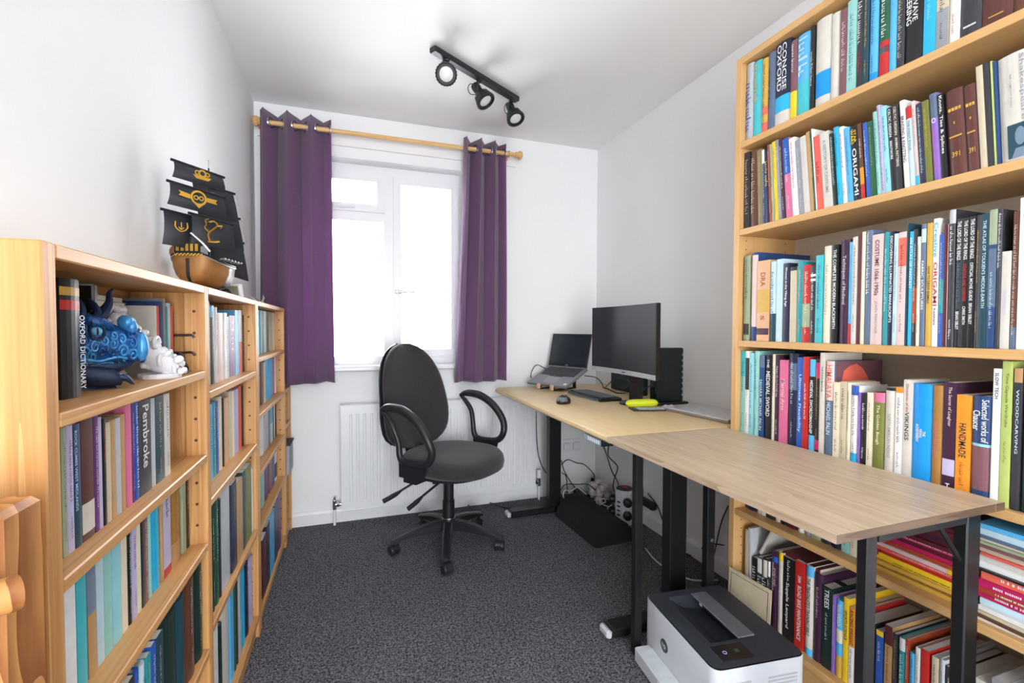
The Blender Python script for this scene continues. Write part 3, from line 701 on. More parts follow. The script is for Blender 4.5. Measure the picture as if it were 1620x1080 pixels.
row("""
1176.5 1185 243 1177.3 charcoal g:beige:.2:.9:.5
1185 1198.5 241 1186 brown g:beige:.2:.9:.35:-.1 n:dark_brown
1199 1207 239 1196 khaki
1207 1211 239 1203 denim b:.82:1:white
1211 1217.5 239 1209 navy g:yellow:.5:.85:.6
1217 1220.6 230 1212.7 rust
1220.6 1225 229 1217 sage
1226 1231.6 225 1221.7 yellow
1231.6 1237 223 1225 grey
1237 1243.4 222 1229 plum
1244 1254.4 222 1235.5 pink b:.55:1:blue n:pink_and_blue
1254.4 1264 220 1248 white g:red:.35:.95:.4
1264 1272.5 224 1256 grey
1272.5 1282 217 1266 stone g:silver:.6:.9:.3
1282 1288 210 1274 tan p:1 n:plain_tan
1288 1290.6 208.6 1280 green
1290.8 1293 205 1280.5 white
1293 1303.5 217 1286.7 salmon g:maroon:.35:.65:.45 n:salmon_red
1303.5 1318 212.6 1296 stone t:A_HISTORY_OF_COSTUME:grey:.2:.9:.35
1319 1324.5 212 1312 bottle g:white:.3:.95:.5
1324.5 1333 203 1317 cyan
1333 1341 203 1324.5 white
1341 1350 204 1334 sky
1350.5 1362 202 1343 black t:STAR/WARS:yellow:.76:.96:.75 t:ORIGAMI:white:.08:.7:.6 n:black_ORIGAMI
1362.6 1369 196 1357 brown b:0:.2:red b:.2:.42:orange g:white:.55:.8:.4 n:brown_and_orange
1370 1378 196 1363 blue g:ice:.3:.9:.4
1378 1387 194 1370.6 green g:sage:.4:.92:.3
1387 1395 178 1380 mint
1395 1400.5 168 1385 lilac g:plum:.05:.98:.6
1400.5 1410 170 1392.6 aqua
1410 1418.6 172.6 1400.5 black t:CELTIC_DESIGN:white:.65:.98:.5 t:KNOTWORK:white:.38:.6:.5 n:black_KNOTWORK
1418.6 1428 168 1410.7 charcoal t:CELTIC_DESIGN:cream:.65:.98:.45 t:ANIMAL_PATTERNS:cream:.28:.62:.45 n:black_ANIMAL_PATTERNS
1430 1439 161.6 1420 white t:BRAIDING_&_KNOTTING:maroon:.3:.82:.6 n:white_BRAIDING_AND_KNOTTING
1439 1449 169.5 1434 ice b:.85:1:red t:THE_KNOT_BOOK:slate:.45:.83:.4 n:pale_KNOT_BOOK
1449 1454.8 161 1440.6 rose b:0:.12:cyan
1455.5 1465 166 1447 navy g:ice:.15:.95:.4
1465 1476 162 1456.3 olive g:gold:.45:.9:.35
1476.3 1490 151 1467.8 violet b:.72:1:slate w:O:white:.66:.72:.5 g:pink:.12:.6:.3
1490 1499.6 151 1482 black t:Knots,_Ties_&_Splices:white:.3:.98:.7 n:black_Knots_Ties_and_Splices
1500.4 1529.5 148 1492 leather h:gold:.74:.80:.75 w:I:gold:.6:.63:.06 h:gold:.44:.47:.8 w:391:gold:.22:.28:.45 s:hard n:brown_leather_volume_one d:.2
1529.5 1551.5 138 1522 leather h:gold:.74:.80:.75 w:II:gold:.6:.63:.12 h:gold:.44:.47:.8 w:391:gold:.22:.28:.45 s:hard n:brown_leather_volume_two d:.2
1551.5 1563 107 1542 beige n:cream_magazine-style p:1
1563 1573 102 1554 black b:0:1:charcoal p:1
1573 1577.5 98 1564.4 lime p:1
1577.5 1583 97 1572 denim p:1
1583 1640 95 1578 stone t:Shakespeare:grey:.36:.97:.17:-.20 t:THE_COMPLETE_WORKS:grey:.5:.82:.05:.12 n:large_pale_portrait-covered s:hard d:.22
""", 'R', RX, RS[1], RU[1], 'second shelf of '+W, (.14, .20), hardp=.35, seed=12)
row("""
1175.5 1184 406 sage b:.07:.2:charcoal g:charcoal:.5:.95:.4 
1186 1195.5 400.8 denim b:.16:.97:rose s:hard d:.25 n:indigo_and_cream g:rose:.4:.9:.3
1196 1215 414 peach b:.36:.64:gold b:.08:.16:plum t:DRA:rust:.68:.85:.4 t:S:rust:.26:.32:.3 n:peach_and_gold_banded
1215.4 1226 415 ice b:0:.35:petrol
1226.5 1236.5 411 ice p:1
1236.5 1247 417.5 navy t:Women_in_the_Viking_Age:white:.45:.95:.4 
1248 1258.5 423 beige b:.95:1:black p:1
1259.4 1268 415 teal
1268 1279.7 420 red b:.2:.5:sage n:red_illustrated
1279.7 1288 421 charcoal b:.86:.89:white b:.8:.83:white
1288 1298.7 405 turquoise
1299 1313 391 cream g:grey:.3:.8:.3
1313 1323 388.5 black t:THE_COMPLETE_MODERN_BLACKSMITH:white:.15:.95:.5 n:black_MODERN_BLACKSMITH
1324.5 1340.4 381.4 plum t:Techniques_of_Medieval:silver:.38:.85:.45 n:dark_Techniques_of_Medieval s:hard
1340.4 1345 384 sky b:0:.2:red
1345 1353 376 stone
1353 1359 369 maroon p:1
1359 1365 368 cream p:1
1365 1375.6 366 slate g:white:.45:.98:.45
1375.6 1393 373 rose t:COSTUME_1066-1990s:maroon:.45:.95:.4 t:JOHN_PEACOCK:grey:.1:.4:.3 n:pale_pink_COSTUME
1394 1403 368.6 teal g:ice:.3:.85:.45
1403 1410 367.5 navy t:DISCOVERING_ILLUMINATED_MANUSCRIPTS:white:.2:.96:.6
1410 1417 371 ice
1417 1430 369 rose b:.7:.95:coral
1430 1433.5 354.7 petrol p:1
1433.7 1440.6 367.5 cyan t:AN_ATLAS_OF_FANTASY:white:.5:.95:.6
1440.6 1447 364 charcoal b:.2:.5:rust
1447 1453 375.6 cream
1453 1461 356 slate t:FABRIC_SCULPTURES:white:.3:.7:.5 b:.85:.96:ice
1461 1472.6 354.7 gold t:HOW_TO_DRAW_ANIMALS:charcoal:.35:.65:.4
1472.6 1482 348 1469 white t:Creative:cyan:.7:.97:.7 t:ORIGAMI:red:.32:.66:.7 t:Kasahara:charcoal:.17:.3:.4 n:white_Creative_ORIGAMI
1482 1490 372 blue b:.3:.6:teal n:blue_and_teal
1490 1496 356 rose b:0:1:maroon p:1
1496.4 1507 334 charcoal b:.9:1:silver g:white:.6:.88:.5 g:white:.06:.2:.4
1507 1518 348 black t:THE_LORD_OF_THE_RINGS:white:.68:.98:.6 t:THE_MAKING_OF_THE_MOVIE_TRILOGY:slate:.3:.66:.5 t:BRIAN_SIBLEY:white:.14:.28:.5 n:black_MAKING_OF_THE_MOVIE
1518 1528 346.6 black t:THE_LORD_OF_THE_RINGS:white:.68:.98:.6 t:WEAPONS_AND_WARFARE:red:.36:.65:.5 t:CHRIS_SMITH:white:.18:.32:.5 n:black_red-lettered_WEAPONS_AND_WARFARE
1528 1538.6 344 black t:THE_LORD_OF_THE_RINGS:white:.68:.98:.6 t:OFFICIAL_MOVIE_GUIDE:white:.36:.65:.5 t:BRIAN_SIBLEY:white:.18:.34:.5 n:black_OFFICIAL_MOVIE_GUIDE
1538.6 1546 342 charcoal
1546 1558.7 340 petrol t:THE_ATLAS_OF_TOLKIEN'S_MIDDLE-EARTH:ice:.3:.95:.45
1558.7 1572 334 denim b:.75:1:sage b:.3:.72:slate g:ice:.15:.55:.4 n:blue-grey_and_sage
1572 1579.5 332.7 charcoal g:white:.58:.97:.6
1580 1595.5 399 stone t:Illumination:lilac:.35:.6:.4
1596.5 1605.7 336 brown g:rose:.1:.9:.55 b:.0:.16:slate
1606 1632 315 white n:tall_white_handwritten h:charcoal:.86:.9:.6
""", 'R', RX, RS[2], RU[2], 'third shelf of '+W, (.15, .21), hardp=.4, seed=13)
row("""
1170.5 1178 555 mint b:.7:1:turquoise
1178 1184 555 white b:.55:.92:charcoal n:white_and_charcoal
1184 1191 558 aqua
1191 1199 555 mint
1199 1207 562 denim b:.86:1:slate t:SAHARA_MICHAEL_PALIN:ice:.12:.72:.55 n:blue_SAHARA
1208.5 1220 562 black t:MEDIEVAL_SWORD:white:.3:.82:.55 t:THE:white:.86:.96:.3 n:black_MEDIEVAL_SWORD
1220 1225 560 cream
1225 1232 561 plum
1232 1244.5 569 pink t:Martial_Arts:rose:.42:.78:.45 n:pink_Martial_Arts
1245 1260 558.5 navy b:.62:.9:slate s:hard
1260 1269 565 blue t:Ultimate_Flexibility:ice:.2:.82:.6 n:blue_Ultimate_Flexibility
1269 1278 564 red g:white:.35:.72:.35
1278 1288 568 black b:.82:1:sky b:.03:.2:sky t:MEDIEVAL_SWORDSMANSHIP:white:.22:.78:.5 n:black_MEDIEVAL_SWORDSMANSHIP
1288.5 1295 567 black b:.8:.96:magenta b:.06:.16:magenta
1295.5 1303 557.6 stone t:THE_JUDO_MANUAL:charcoal:.62:.87:.45 n:grey_JUDO_MANUAL
1304 1317 570.5 slate b:.6:1:rose t:HIMALAYA:coral:.62:.96:.7 t:MICHAEL_PALIN:ice:.25:.58:.5 n:blue_HIMALAYA d:.21
1317.5 1328 604 cream d:.12
1328 1339 603 beige d:.12
1339 1345 605 cream d:.12
1345 1357 609 white b:.88:1:blue b:.0:.16:cyan d:.12
1357 1361 621 violet d:.11
1361 1371 622 black d:.11
1371 1380 620.5 cream d:.11
1380 1398 620 olive b:.88:1:pink t:The_Golden_Bough:cream:.35:.85:.35 n:olive_Golden_Bough d:.12
1398.5 1416 612 stone t:NORTH_AMERICAN_INDIANS:grey:.2:.7:.3 b:.965:1:black d:.13 n:stone_NORTH_AMERICAN_INDIANS
1416 1428 612 white b:.94:1:orange d:.13
1428 1442 600 stone t:Chronicles_of_the:rust:.68:.96:.3 t:VIKINGS:charcoal:.4:.68:.5 n:cream_VIKINGS d:.15
1442 1473 606 azure t:THE/VIKING/ACHIEVEMENT:white:.42:.6:.5 n:bright_blue_VIKING_ACHIEVEMENT s:hard d:.14
1473.5 1492 608.6 ochre g:pink:.3:.65:.3 s:hard d:.15
1492 1512 604 plum t:The_Secret_of_Laughter:rose:.6:.96:.35 b:.15:.3:lilac w:T:white:.02:.08:.35 n:plum_Secret_of_Laughter d:.15
1512.5 1535.5 623.7 orange t:HANDMADE:charcoal:.38:.72:.5 g:rust:.1:.33:.3 n:orange_HANDMADE d:.13
1536 1568.5 625 denim t:Selected_works_of/Chaucer:white:.56:.97:.8 b:.1:.52:mauve b:.52:.545:aqua w:CHANCELLOR:white:.02:.05:.8 n:blue_Selected_works s:hard d:.14
1569 1582.5 582.7 white t:SLOW_TECH:charcoal:.78:.97:.45 n:white_SLOW_TECH d:.16
1583 1600 568.8 lime t:Time_Capsule_Wardrobe:olive:.55:.92:.4 g:olive:.3:.45:.3 n:lime_green_Wardrobe d:.18
1602 1616 582 charcoal t:WOODCARVING:ice:.4:.85:.35 b:.9:1:tan n:charcoal_WOODCARVING d:.16
1616.5 1642 582 bottle d:.16
""", 'R', RX, RS[3], RU[3], 'shelf just above oak desk', (.15, .19), zref=.2, hardp=.5, seed=14)
row("""
1176 1196 -1190 navy b:.3:.6:orange
1197 1203 -1180 stone
1203.5 1210 -1185 white
1210.5 1225 -1190 charcoal
1226 1232 -1170 rose
1233 1243 -1180 black
1244 1258 -1190 maroon
1259 1272 -1175 white
1272.5 1281 -1180 grey
1282 1296 -1180 sage
1297 1312 -1185 charcoal
1313 1329 -1190 navy
1330 1343 -1185 mint
1343.5 1354 -1180 cream
1355 1363 -1185 sky
1364 1369 -1180 yellow
""", 'R', BX0+.045, RS[4], RU[4], 'shelf just below oak desk', (.13, .17), hardp=.4, seed=15)
row("""
1178 1184 836 beige p:1 d:.2
1184.5 1189 834 1183 silver p:1 d:.22 n:grey_plastic_folder-like
1190 1198 880 black g:white:.2:.85:.8 d:.14
1198 1205 879 charcoal b:.75:.98:white g:white:.2:.7:.8 d:.14
1205 1213 881 black b:.72:.98:stone g:white:.2:.7:.8 d:.14
1213.5 1218 884 charcoal b:.75:.98:white g:white:.2:.7:.8 d:.14
1219 1229 868 plum t:SPORT_AND/EXERCISE_SCIENCE:rose:.5:.85:.55 b:.86:.93:blue n:plum_EXERCISE_SCIENCE
1229.5 1238 871 stone b:.9:1:yellow g:grey:.3:.85:.45
1238.5 1256 878 black t:Supple_Leopard:white:.15:.7:.35:.1 g:white:.72:.97:.25 n:black_Supple_Leopard
1257 1272 884 red t:ROAD_BIKE_MAINTENANCE:white:.1:.72:.4 t:ZINN:white:.76:.84:.3 n:red_ROAD_BIKE_MAINTENANCE
1272.5 1285 891 stone b:.88:1:sky b:0:.08:sky t:THE_TRIATHLETE'S_TRAINING_BIBLE:charcoal:.22:.86:.5 n:white_TRAINING_BIBLE
1286 1300 904 plum g:rose:.5:.85:.25
1300.5 1315 924 bottle t:TREES:white:.74:.97:.5 g:ice:.35:.68:.25 n:dark_green_TREES
1316 1321 940 violet
1321.5 1333 946 sky b:0:.28:gold b:.45:.62:cream t:TOTAL_IMMERSION:white:.66:.95:.5 n:blue_and_cream_TOTAL_IMMERSION
1334 1342.5 943 yellow t:SPORTS_SCIENCE:charcoal:.5:.85:.5 n:yellow_SPORTS_SCIENCE
1343 1352 958 orange b:0:.5:white t:RACING_WEIGHT:charcoal:.52:.96:.6 g:charcoal:.1:.46:.4 n:orange_and_white_RACING_WEIGHT
1353 1360 963 red b:.75:1:yellow g:white:.3:.72:.6
1361 1383 975 charcoal
1385.5 1397 994 blue b:.93:1:yellow g:white:.6:.85:.35 n:bright_blue_yellow-topped
1399 1411 986 tan b:.78:1:maroon g:charcoal:.1:.75:.35 n:tan_and_maroon
1412 1419 1000 charcoal
1421 1431.5 1006 teal b:.85:1:white g:white:.2:.8:.5 n:teal_green_FAST
1432 1437 1010 rust
1438 1447 1030 sky
1447.5 1455 1022 white
1456 1469 1024 red b:0:.05:white g:white:.2:.6:.35 
1473 1484 1036 beige
1485 1494 1040 silver
1495 1509 1052 charcoal
1514 1540 1060 slate
1542 1566 1070 stone
1567 1590 1070 grey
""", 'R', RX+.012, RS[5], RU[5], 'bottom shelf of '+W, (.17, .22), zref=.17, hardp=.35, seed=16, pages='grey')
LB = lambda i: 'shelf %s' % i
row("""
106 137 440 black b:.74:.82:red b:.86:.93:gold t:OXFORD_DICTIONARY:white:.06:.70:.28:-.33 n:worn_black_DICTIONARY s:hard
""", 'L', -.378, LS1[0], 1.205, 'the dragon bust shelf', (.112, .114), seed=21, lim=(.6905, 1.2705))
row("""
247 250.5 484 stone p:1 d:.11 n:plain_white_notepad-like
250.8 254.5 484 salmon p:1
255 262 477 denim p:1 d:.11
262.5 265.5 473 grey p:1
266 269.5 485 teal p:1
270 274.5 480 ice p:1
275 279 484 salmon p:1
""", 'L', -.385, LS1[0], 1.205, 'shelf behind white figurine', (.072, .086), seed=22, lim=(1.15, 1.2560), hardp=0)
row("""
101.5 109.5 676 sage
110 120.5 673 lilac
120.5 132 671 denim b:0:.36:petrol t:ROCK_CLIMBS_WEST_MIDLANDS:ice:.3:.95:.35:.3 n:blue_ROCK_CLIMBS
132.5 152 660 leather b:.06:.3:stone n:russet_library-labelled p:1
152.5 160 657 purple g:rose:.2:.9:.4
160 166 659 lilac p:1
166 171 662 black g:red:.6:.9:.6
171.5 179 668 beige p:1
179.5 186 664 tan p:1
186.5 194.5 661 silver p:1
195 201 655 tan p:1
202.5 211 640 pink p:1
211 216 637 purple
216.5 222 634 blue g:white:.1:.95:.55
222.5 241.5 635 charcoal t:Pembroke:white:.28:.95:.5 n:black_Pembroke
242 248 630 silver p:1
248.5 262 627 1245 petrol
262.5 271 623 stone
""".replace(' 1245', ''), 'L', -.356, LS1[1], 1.008, 'climbing-guide shelf of nearest pine bookcase', (.10, .117), seed=23, lim=(.6905, 1.2705), hardp=.2)
row("""
107 125 -1170 white p:1
126 142 -1170 turquoise p:1
143 157.5 -1168 steel b:0:.55:tan n:torn_grey_and_tan p:1
158 169.5 -1166 ice p:1
170 182.5 -1166 mint p:1
183 197 -1168 aqua p:1
197.5 207 -1166 cream p:1
207.5 214.5 -1170 black
215 222 -1168 lilac
222.5 228.5 -1165 cream p:1
229 233 -1170 bottle p:1
233.5 240 -1172 mauve
240.5 246 -1172 mint p:1
246.5 261 -1176 cyan g:turquoise:.2:.9:.45 n:bright_blue
261.5 264 -1170 tan p:1
264.5 276 -1172 lilac b:0:.1:red g:charcoal:.7:.92:.35
277.5 294 -1184 ochre b:.0:.25:tan n:tattered_brown s:hard
294.5 300 -1180 sage p:1
300.5 305 -1184 black
""", 'L', -.364, LS1[2], .806, 'torn-spine shelf of nearest pine bookcase', (.09, .11), seed=24, lim=(.6905, 1.2705), hardp=.3)
row("""
150 170 -1190 cream p:1
170.5 199 -1190 stone p:1
200 208.5 -1200 silver p:1
209 221.5 -1205 charcoal w:O:white:.55:.85:.5
222 229.5 -1205 blue
230 239.5 -1200 ice b:0:.2:blue
240 247.5 -1200 teal
248 255.5 -1205 blue
256 267 -1205 petrol
267.5 289.5 -1212 bottle p:1 s:hard n:wide_dark_green
290 302.5 -1208 petrol p:1
303 318.5 -1218 brown s:hard n:frayed_brown
319 330 -1225 bottle s:hard
""", 'L', -.338, LS1[3], .596, 'dark-volume shelf of nearest pine bookcase', (.11, .13), seed=25, lim=(.6905, 1.2705), hardp=.5)
M2 = 'of middle pine bookcase'; M3 = 'of third pine bookcase'
row("""
331 335.2 477 beige
335.5 343 483 charcoal b:.85:1:sky
343.2 347 486 white
347.5 357.5 495 rose p:1
358 362 495 white
362.3 365 501 silver
365.5 374.5 499 violet b:0:1:purple g:lilac:.3:.9:.5
375 380.5 491 sky p:1
381 386 491 white b:0:.5:coral
386.3 389.5 499 charcoal
""", 'L', -.362, LS2[0], 1.205, 'top shelf '+M2, (.09, .115), seed=26, lim=(1.2998, 1.8750), hardp=.3)
row("""
333 340 639.6 sky
340.3 346.5 635 teal
347 352 633 blue
352.5 361 625 cream p:1
361.3 363 626 charcoal p:1
363.3 373 626 peach p:1
373.3 378 614 beige p:1
378.3 382.6 613 cream p:1
383 393 611 lilac p:1
393.3 396.5 604 coral p:1
396.8 400.5 604 charcoal p:1
""", 'L', -.366, LS2[1], .952, 'second shelf '+M2, (.09, .11), seed=27, lim=(1.2998, 1.8750), hardp=.6)
row("""
337.5 342.5 800 charcoal
342.8 351 789 green
351.3 354 785 charcoal p:1
354.3 372 768 silver p:1
372.5 381 760 navy
381.5 391 756 tan p:1
391.3 396 738 petrol p:1
396.5 405.5 732.5 olive
405.8 408.5 731 white p:1
""", 'L', -.34, LS2[2], .69, 'third shelf '+M2, (.11, .13), seed=28, lim=(1.2998, 1.8750), hardp=.4)
row("""
340.7 351.5 998.5 white p:1
352 357 982 bottle p:1
357.5 370.5 945 stone p:1
371 377 926 sky p:1
377.3 381.5 913 green p:1
381.8 385 906 charcoal p:1
385.3 391.5 892 silver
392 397.5 886 cyan p:1
398 403.7 876 navy
404 411 866 lilac p:1
""", 'L', -.343, LS2[3], .378, 'bottom shelf '+M2, (.11, .135), seed=29, lim=(1.2998, 1.8750), hardp=.5)
row("""
408.5 414 488 sky
414.3 418 489 teal
418.3 423 490 navy p:1
423.3 429 491 sage
429.3 433 493 black
433.3 439 494 beige p:1
439.3 444 494 cream p:1
""", 'L', -.366, LS3[0], 1.205, 'top shelf '+M3, (.09, .11), seed=30, lim=(1.9278, 2.602), hardp=.3)
row("""
410 414 -1180 mauve p:1
414.3 418.7 -1178 brown
419 422 -1175 peach p:1
422.3 428.3 -1182 cyan p:1
428.6 435 -1180 sky p:1
435.2 438 -1184 coral
438.2 441.5 -1184 white p:1
""", 'L', -.36, LS3[1], .996, 'second shelf '+M3, (.09, .11), seed=31, lim=(1.9278, 2.602), hardp=.3)
row("""
414 422 -1175 white p:1
422.3 430.5 -1178 silver p:1
430.8 434.5 -1180 slate p:1
434.8 440 -1182 ice b:.5:1:cyan p:1
440.2 442.5 -1182 maroon p:1
442.7 444.4 -1182 white p:1
444.6 448.4 -1180 black
""", 'L', -.362, LS3[2], .783, 'third shelf '+M3, (.09, .11), seed=32, lim=(1.9278, 2.602), hardp=.3)
row("""
415 419 -1170 mint p:1
419.3 426 -1175 purple
426.3 431.7 -1172 mauve
432 435 -1175 blue
435.3 440 -1172 white b:.1:.5:charcoal p:1
""", 'L', -.36, LS3[3], .567, 'fourth shelf '+M3, (.09, .11), seed=33, lim=(1.9278, 2.602), hardp=.3)
row("""
416.7 423 -1230 maroon
423.3 428 -1245 navy
428.3 435 -1255 sky p:1
435.3 440 -1258 petrol p:1
440.3 446.7 -1265 purple p:1
""", 'L', -.335, LS3[4], .354, 'bottom shelf '+M3, (.11, .13), seed=34, lim=(1.9278, 2.602), hardp=.3)
# printed picture panels on two covers
bo, t_, h_ = SPECIAL['large pale portrait-covered']; cv = [o for o in bo.children if o.name.startswith('cover')][0]
MB().box(.0003, -.5*t_, h_*.03, .0012, .26*t_, h_*.34, M=Matrix.Translation((-.0016, 0, 0))).build('picture_panel', cmat('petrol'), cv, local=True)
m = MB(); n = 24; P_ = lambda cy, cz, ry, rz: m.add([(-.0018, cy+ry*math.cos(2*PI*k/n), cz+rz*math.sin(2*PI*k/n)) for k in range(n)], [tuple(range(n))])
P_(-.10*t_, h_*.22, .15*t_, h_*.085); m.add([(-.0018, .16*t_, h_*.03), (-.0018, -.36*t_, h_*.03), (-.0018, -.24*t_, h_*.115), (-.0018, .04*t_, h_*.115)], [(0, 1, 2, 3)]); stuff(m.build('picture_print', cmat('steel'), cv, local=True))
bo, t_, h_ = SPECIAL['blue HIMALAYA']; cv = [o for o in bo.children if o.name.startswith('cover')][0]
m = MB(); m.box(.012, -t_/2-.0006, h_*.55, .205, -t_/2-.0001, h_*.995); m.build('picture_panel', cmat('mauve'), cv, local=True)
m = MB(); m.add([(.03+.13*u, -t_/2-.0009, h_*v) for u, v in ((0, .72), (.1, .9), (.28, .95), (.5, .97), (.72, .92), (.86, .84), (1, .74), (.7, .7), (.4, .74))], [tuple(range(9))]); m.build('picture_print', cmat('coral'), cv, local=True)
# ---- magazines lying in piles on the shelf below the oak desk
def magazine(label, group, x, y, z, w, d, t, col, rz, stripe=None, txt=None, ink='white'):
    "w along y (spine towards the room, facing -x), d along x"
    r = thing('magazine', label, 'magazine', (x, y, z), rz, group)
    m = MB(); m.box(.0008, -w/2, .0002, d, w/2, t-.0002); m.build('pages', PAPER, r, local=True)
    c = MB(); c.box(0, -w/2, 0, d, w/2, .0002); c.box(0, -w/2, t-.0002, d, w/2, t); c.box(0, -w/2, .0002, .0008, w/2, t-.0002); co = c.build('cover', cmat(col), r, local=True)
    if stripe: MB().box(-.0004, -w/2, .0002, 0, -w/2+w*.22, t-.0002).build('spine_band', cmat(stripe), co, local=True)
    m2 = MB()
    if txt:
        y = w*.3
        while y > -w*.3:
            lw = t*random.uniform(.08, .2); m2.add([(-.0005, y, t*.34), (-.0005, y-lw, t*.34), (-.0005, y-lw, t*.64), (-.0005, y, t*.64)], [(0, 1, 2, 3)]); y -= lw+t*random.choice([.07, .07, .07, .25])
        stuff(m2.build('spine_print', imat(ink), co, local=True))
    return r
rngm = random.Random(5)
cols = ['gold', 'ochre', 'gold', 'yellow', 'yellow', 'red', 'salmon', 'rose', 'rust', 'magenta', 'maroon', 'magenta', 'maroon', 'maroon', 'plum', 'maroon', 'maroon', 'maroon']
zc = RS[4]+.0003; n = len(cols)
for k, c in enumerate(cols):
    t = .0098 if k not in (3,) else .008
    magazine('%s magazine in the near pile under the oak desk, %s from the bottom' % (ADJ.get(c, c), ordinal(k)), 'pile of red and yellow magazines', BX0+.038+rngm.uniform(-.006, .006), .762+rngm.uniform(-.006, .006), zc, .21, .20, t, c, rngm.uniform(-.03, .03), 'yellow' if k in (5, 7) else None, True if k in (1, 3, 6, 11) else None, 'charcoal' if k < 5 else 'rose')
    zc += t+.0002
y_ = onz(1391, BX0+.02, .5)
book_at('upright red and yellow book between the desk leg and the magazine pile', None, (BX0+.03, .879, RS[4]+.0003), 0, .012, .2, .17, 'coral', 0, False, None, [(0, .3, 'yellow')], 0, rng=rngm)
zc = RS[4]+.0003
for k, (c, t, tx) in enumerate((('stone', .006, None), ('brown', .004, None), ('cream', .008, None), ('gold', .006, None), ('white', .010, None), ('ice', .014, None), ('magenta', .016, True), ('rust', .012, True), ('magenta', .016, True), ('coral', .020, True), ('black', .004, None), ('white', .016, None), ('stone', .014, None), ('salmon', .006, None), ('beige', .012, None), ('mauve', .006, None), ('sage', .006, None), ('cream', .008, None), ('slate', .006, None), ('ice', .014, None), ('sky', .010, None))):
    magazine('%s magazine in the right-hand pile past the desk leg, %s from the bottom' % (ADJ.get(c, c), ordinal(k)), 'pile of magazines at the right edge', BX0+.022+rngm.uniform(-.006, .008), .560+rngm.uniform(-.006, .006), zc, .17, .21, t, c, rngm.uniform(-.04, .04), None, tx)
    zc += t+.0002
# maroon book lying on the row and a pale booklet leaning against it
lz = .1+.2855
# ---- black and white books by the shelf bottom, plus slim booklets stacked behind the dragon bust
zc = LS1[0]+.0003
for k in range(15):
    t = .0105
    b = thing('booklet', 'slim pale booklet in the stack behind the dragon bust, %s from the bottom' % ordinal(k), 'booklet', (-.458+rngm.uniform(-.002, .003), 1.078+rngm.uniform(-.004, .004), zc), rngm.uniform(-.04, .04), 'slim booklets stacked behind the dragon')
    cc = rngm.choice(['stone', 'cream', 'beige', 'charcoal', 'stone', 'tan'])
    m = MB(); m.box(-.0135, -.058, .001, .026, .058, t-.001); m.build('pages', PAPER, b, local=True)
    m = MB(); m.box(-.0145, -.06, 0, .028, .06, .0008); m.box(-.0145, -.06, t-.0008, .028, .06, t); m.build('cover', cmat(cc), b, local=True)
    zc += t+.0002
bb = thing('boxed_book', 'black boxed book with pale edges standing behind the dragon bust', 'book', (-.447, 1.0, LS1[0]))
MB().rbox(-.474, .993, LS1[0]+.0003, -.420, 1.009, 1.203, .003).build('slipcase', cmat('black'), bb)
(MB().box(-.474, .9921, 1.199, -.420, .9928, 1.202).box(-.423, .9921, LS1[0]+.002, -.420, .9928, 1.1989)).build('edge_lining', cmat('silver'), bb)
flush_texts()

# ================================================================== DESK THINGS
DZ = .7602
def monitor():
    t = thing('monitor', 'large black curved monitor with silver chin on the pale desk', 'monitor', (1.30, 1.945, DZ))
    yc, hw = 1.953, .279; z0, z1 = .906, 1.238
    def ring(x_off, y0, y1, zz0, zz1):
        pass
    N_ = 14; SCR = mat('dark_screen', (40, 42, 46), .28, noise=.02); FRM = mat('monitor_black', (22, 22, 25), .4)
    cur = lambda y: 1.222+.022*(1-((y-yc)/hw)**2)
    def shell(x0, x1, za, zb, yy0, yy1):
        m = MB(); ys = [yy0+(yy1-yy0)*k/N_ for k in range(N_+1)]
        m.loft([[(cur(y)+x0, y, za), (cur(y)+x1, y, za), (cur(y)+x1, y, zb), (cur(y)+x0, y, zb)] for y in ys]); return m
    ca = shell(0, .022, z0, z1, yc-hw, yc+hw).build('housing', FRM, t, smooth=True, angle=30)
    shell(-.0012, -.0002, z0+.026, z1-.006, yc-hw+.007, yc+hw-.007).build('screen', SCR, t, smooth=True, angle=30)
    shell(-.003, -.0002, z0, z0+.0215, yc-hw, yc+hw).build('chin', mat('silver_plastic', (186, 188, 194), .35, .3), t, smooth=True, angle=30)
    MB().box(cur(yc)-.0036, yc-.014, z0+.008, cur(yc)-.003, yc+.014, z0+.013).build('badge', imat('charcoal'), t)
    s = MB(); s.loft([[(1.266, yc-.03, .98), (1.266, yc+.03, .98), (1.29, yc+.03, .98), (1.29, yc-.03, .98)], [(1.30, yc-.035, .86), (1.30, yc+.035, .86), (1.325, yc+.035, .86), (1.325, yc-.035, .86)], [(1.30, yc-.04, DZ+.012), (1.30, yc+.04, DZ+.012), (1.325, yc+.04, DZ+.012), (1.325, yc-.04, DZ+.012)]])
    s.build('stand_neck', FRM, t)
    b = MB(); n = 28; b.loft([[(1.30+.072*math.cos(2*PI*k/n), yc+.06*math.sin(2*PI*k/n), z) for k in range(n)] for z in (DZ, DZ+.009)]+[[(1.30+.067*math.cos(2*PI*k/n), yc+.055*math.sin(2*PI*k/n), DZ+.012) for k in range(n)]])
    b.build('stand_base', FRM, t, smooth=True)
monitor()
def keygrid(m, x0, x1, y0, y1, z, rows, cols, h=.003, gap=.0022, M=None):
    "keys: rows along x (from the user side), columns along y"
    dx = (x1-x0)/rows; dy = (y1-y0)/cols
    for r in range(rows):
        c = 0
        while c < cols:
            wdt = 1
            if r == 0 and c == 3: wdt = 5
            if c in (0,) and r in (1, 2, 3): wdt = 1
            wdt = min(wdt, cols-c)
            m.rbox(x0+r*dx+gap/2, y0+c*dy+gap/2, z, x0+(r+1)*dx-gap/2, y0+(c+wdt)*dy-gap/2, z+h, .0007, M=M); c += wdt
    return m
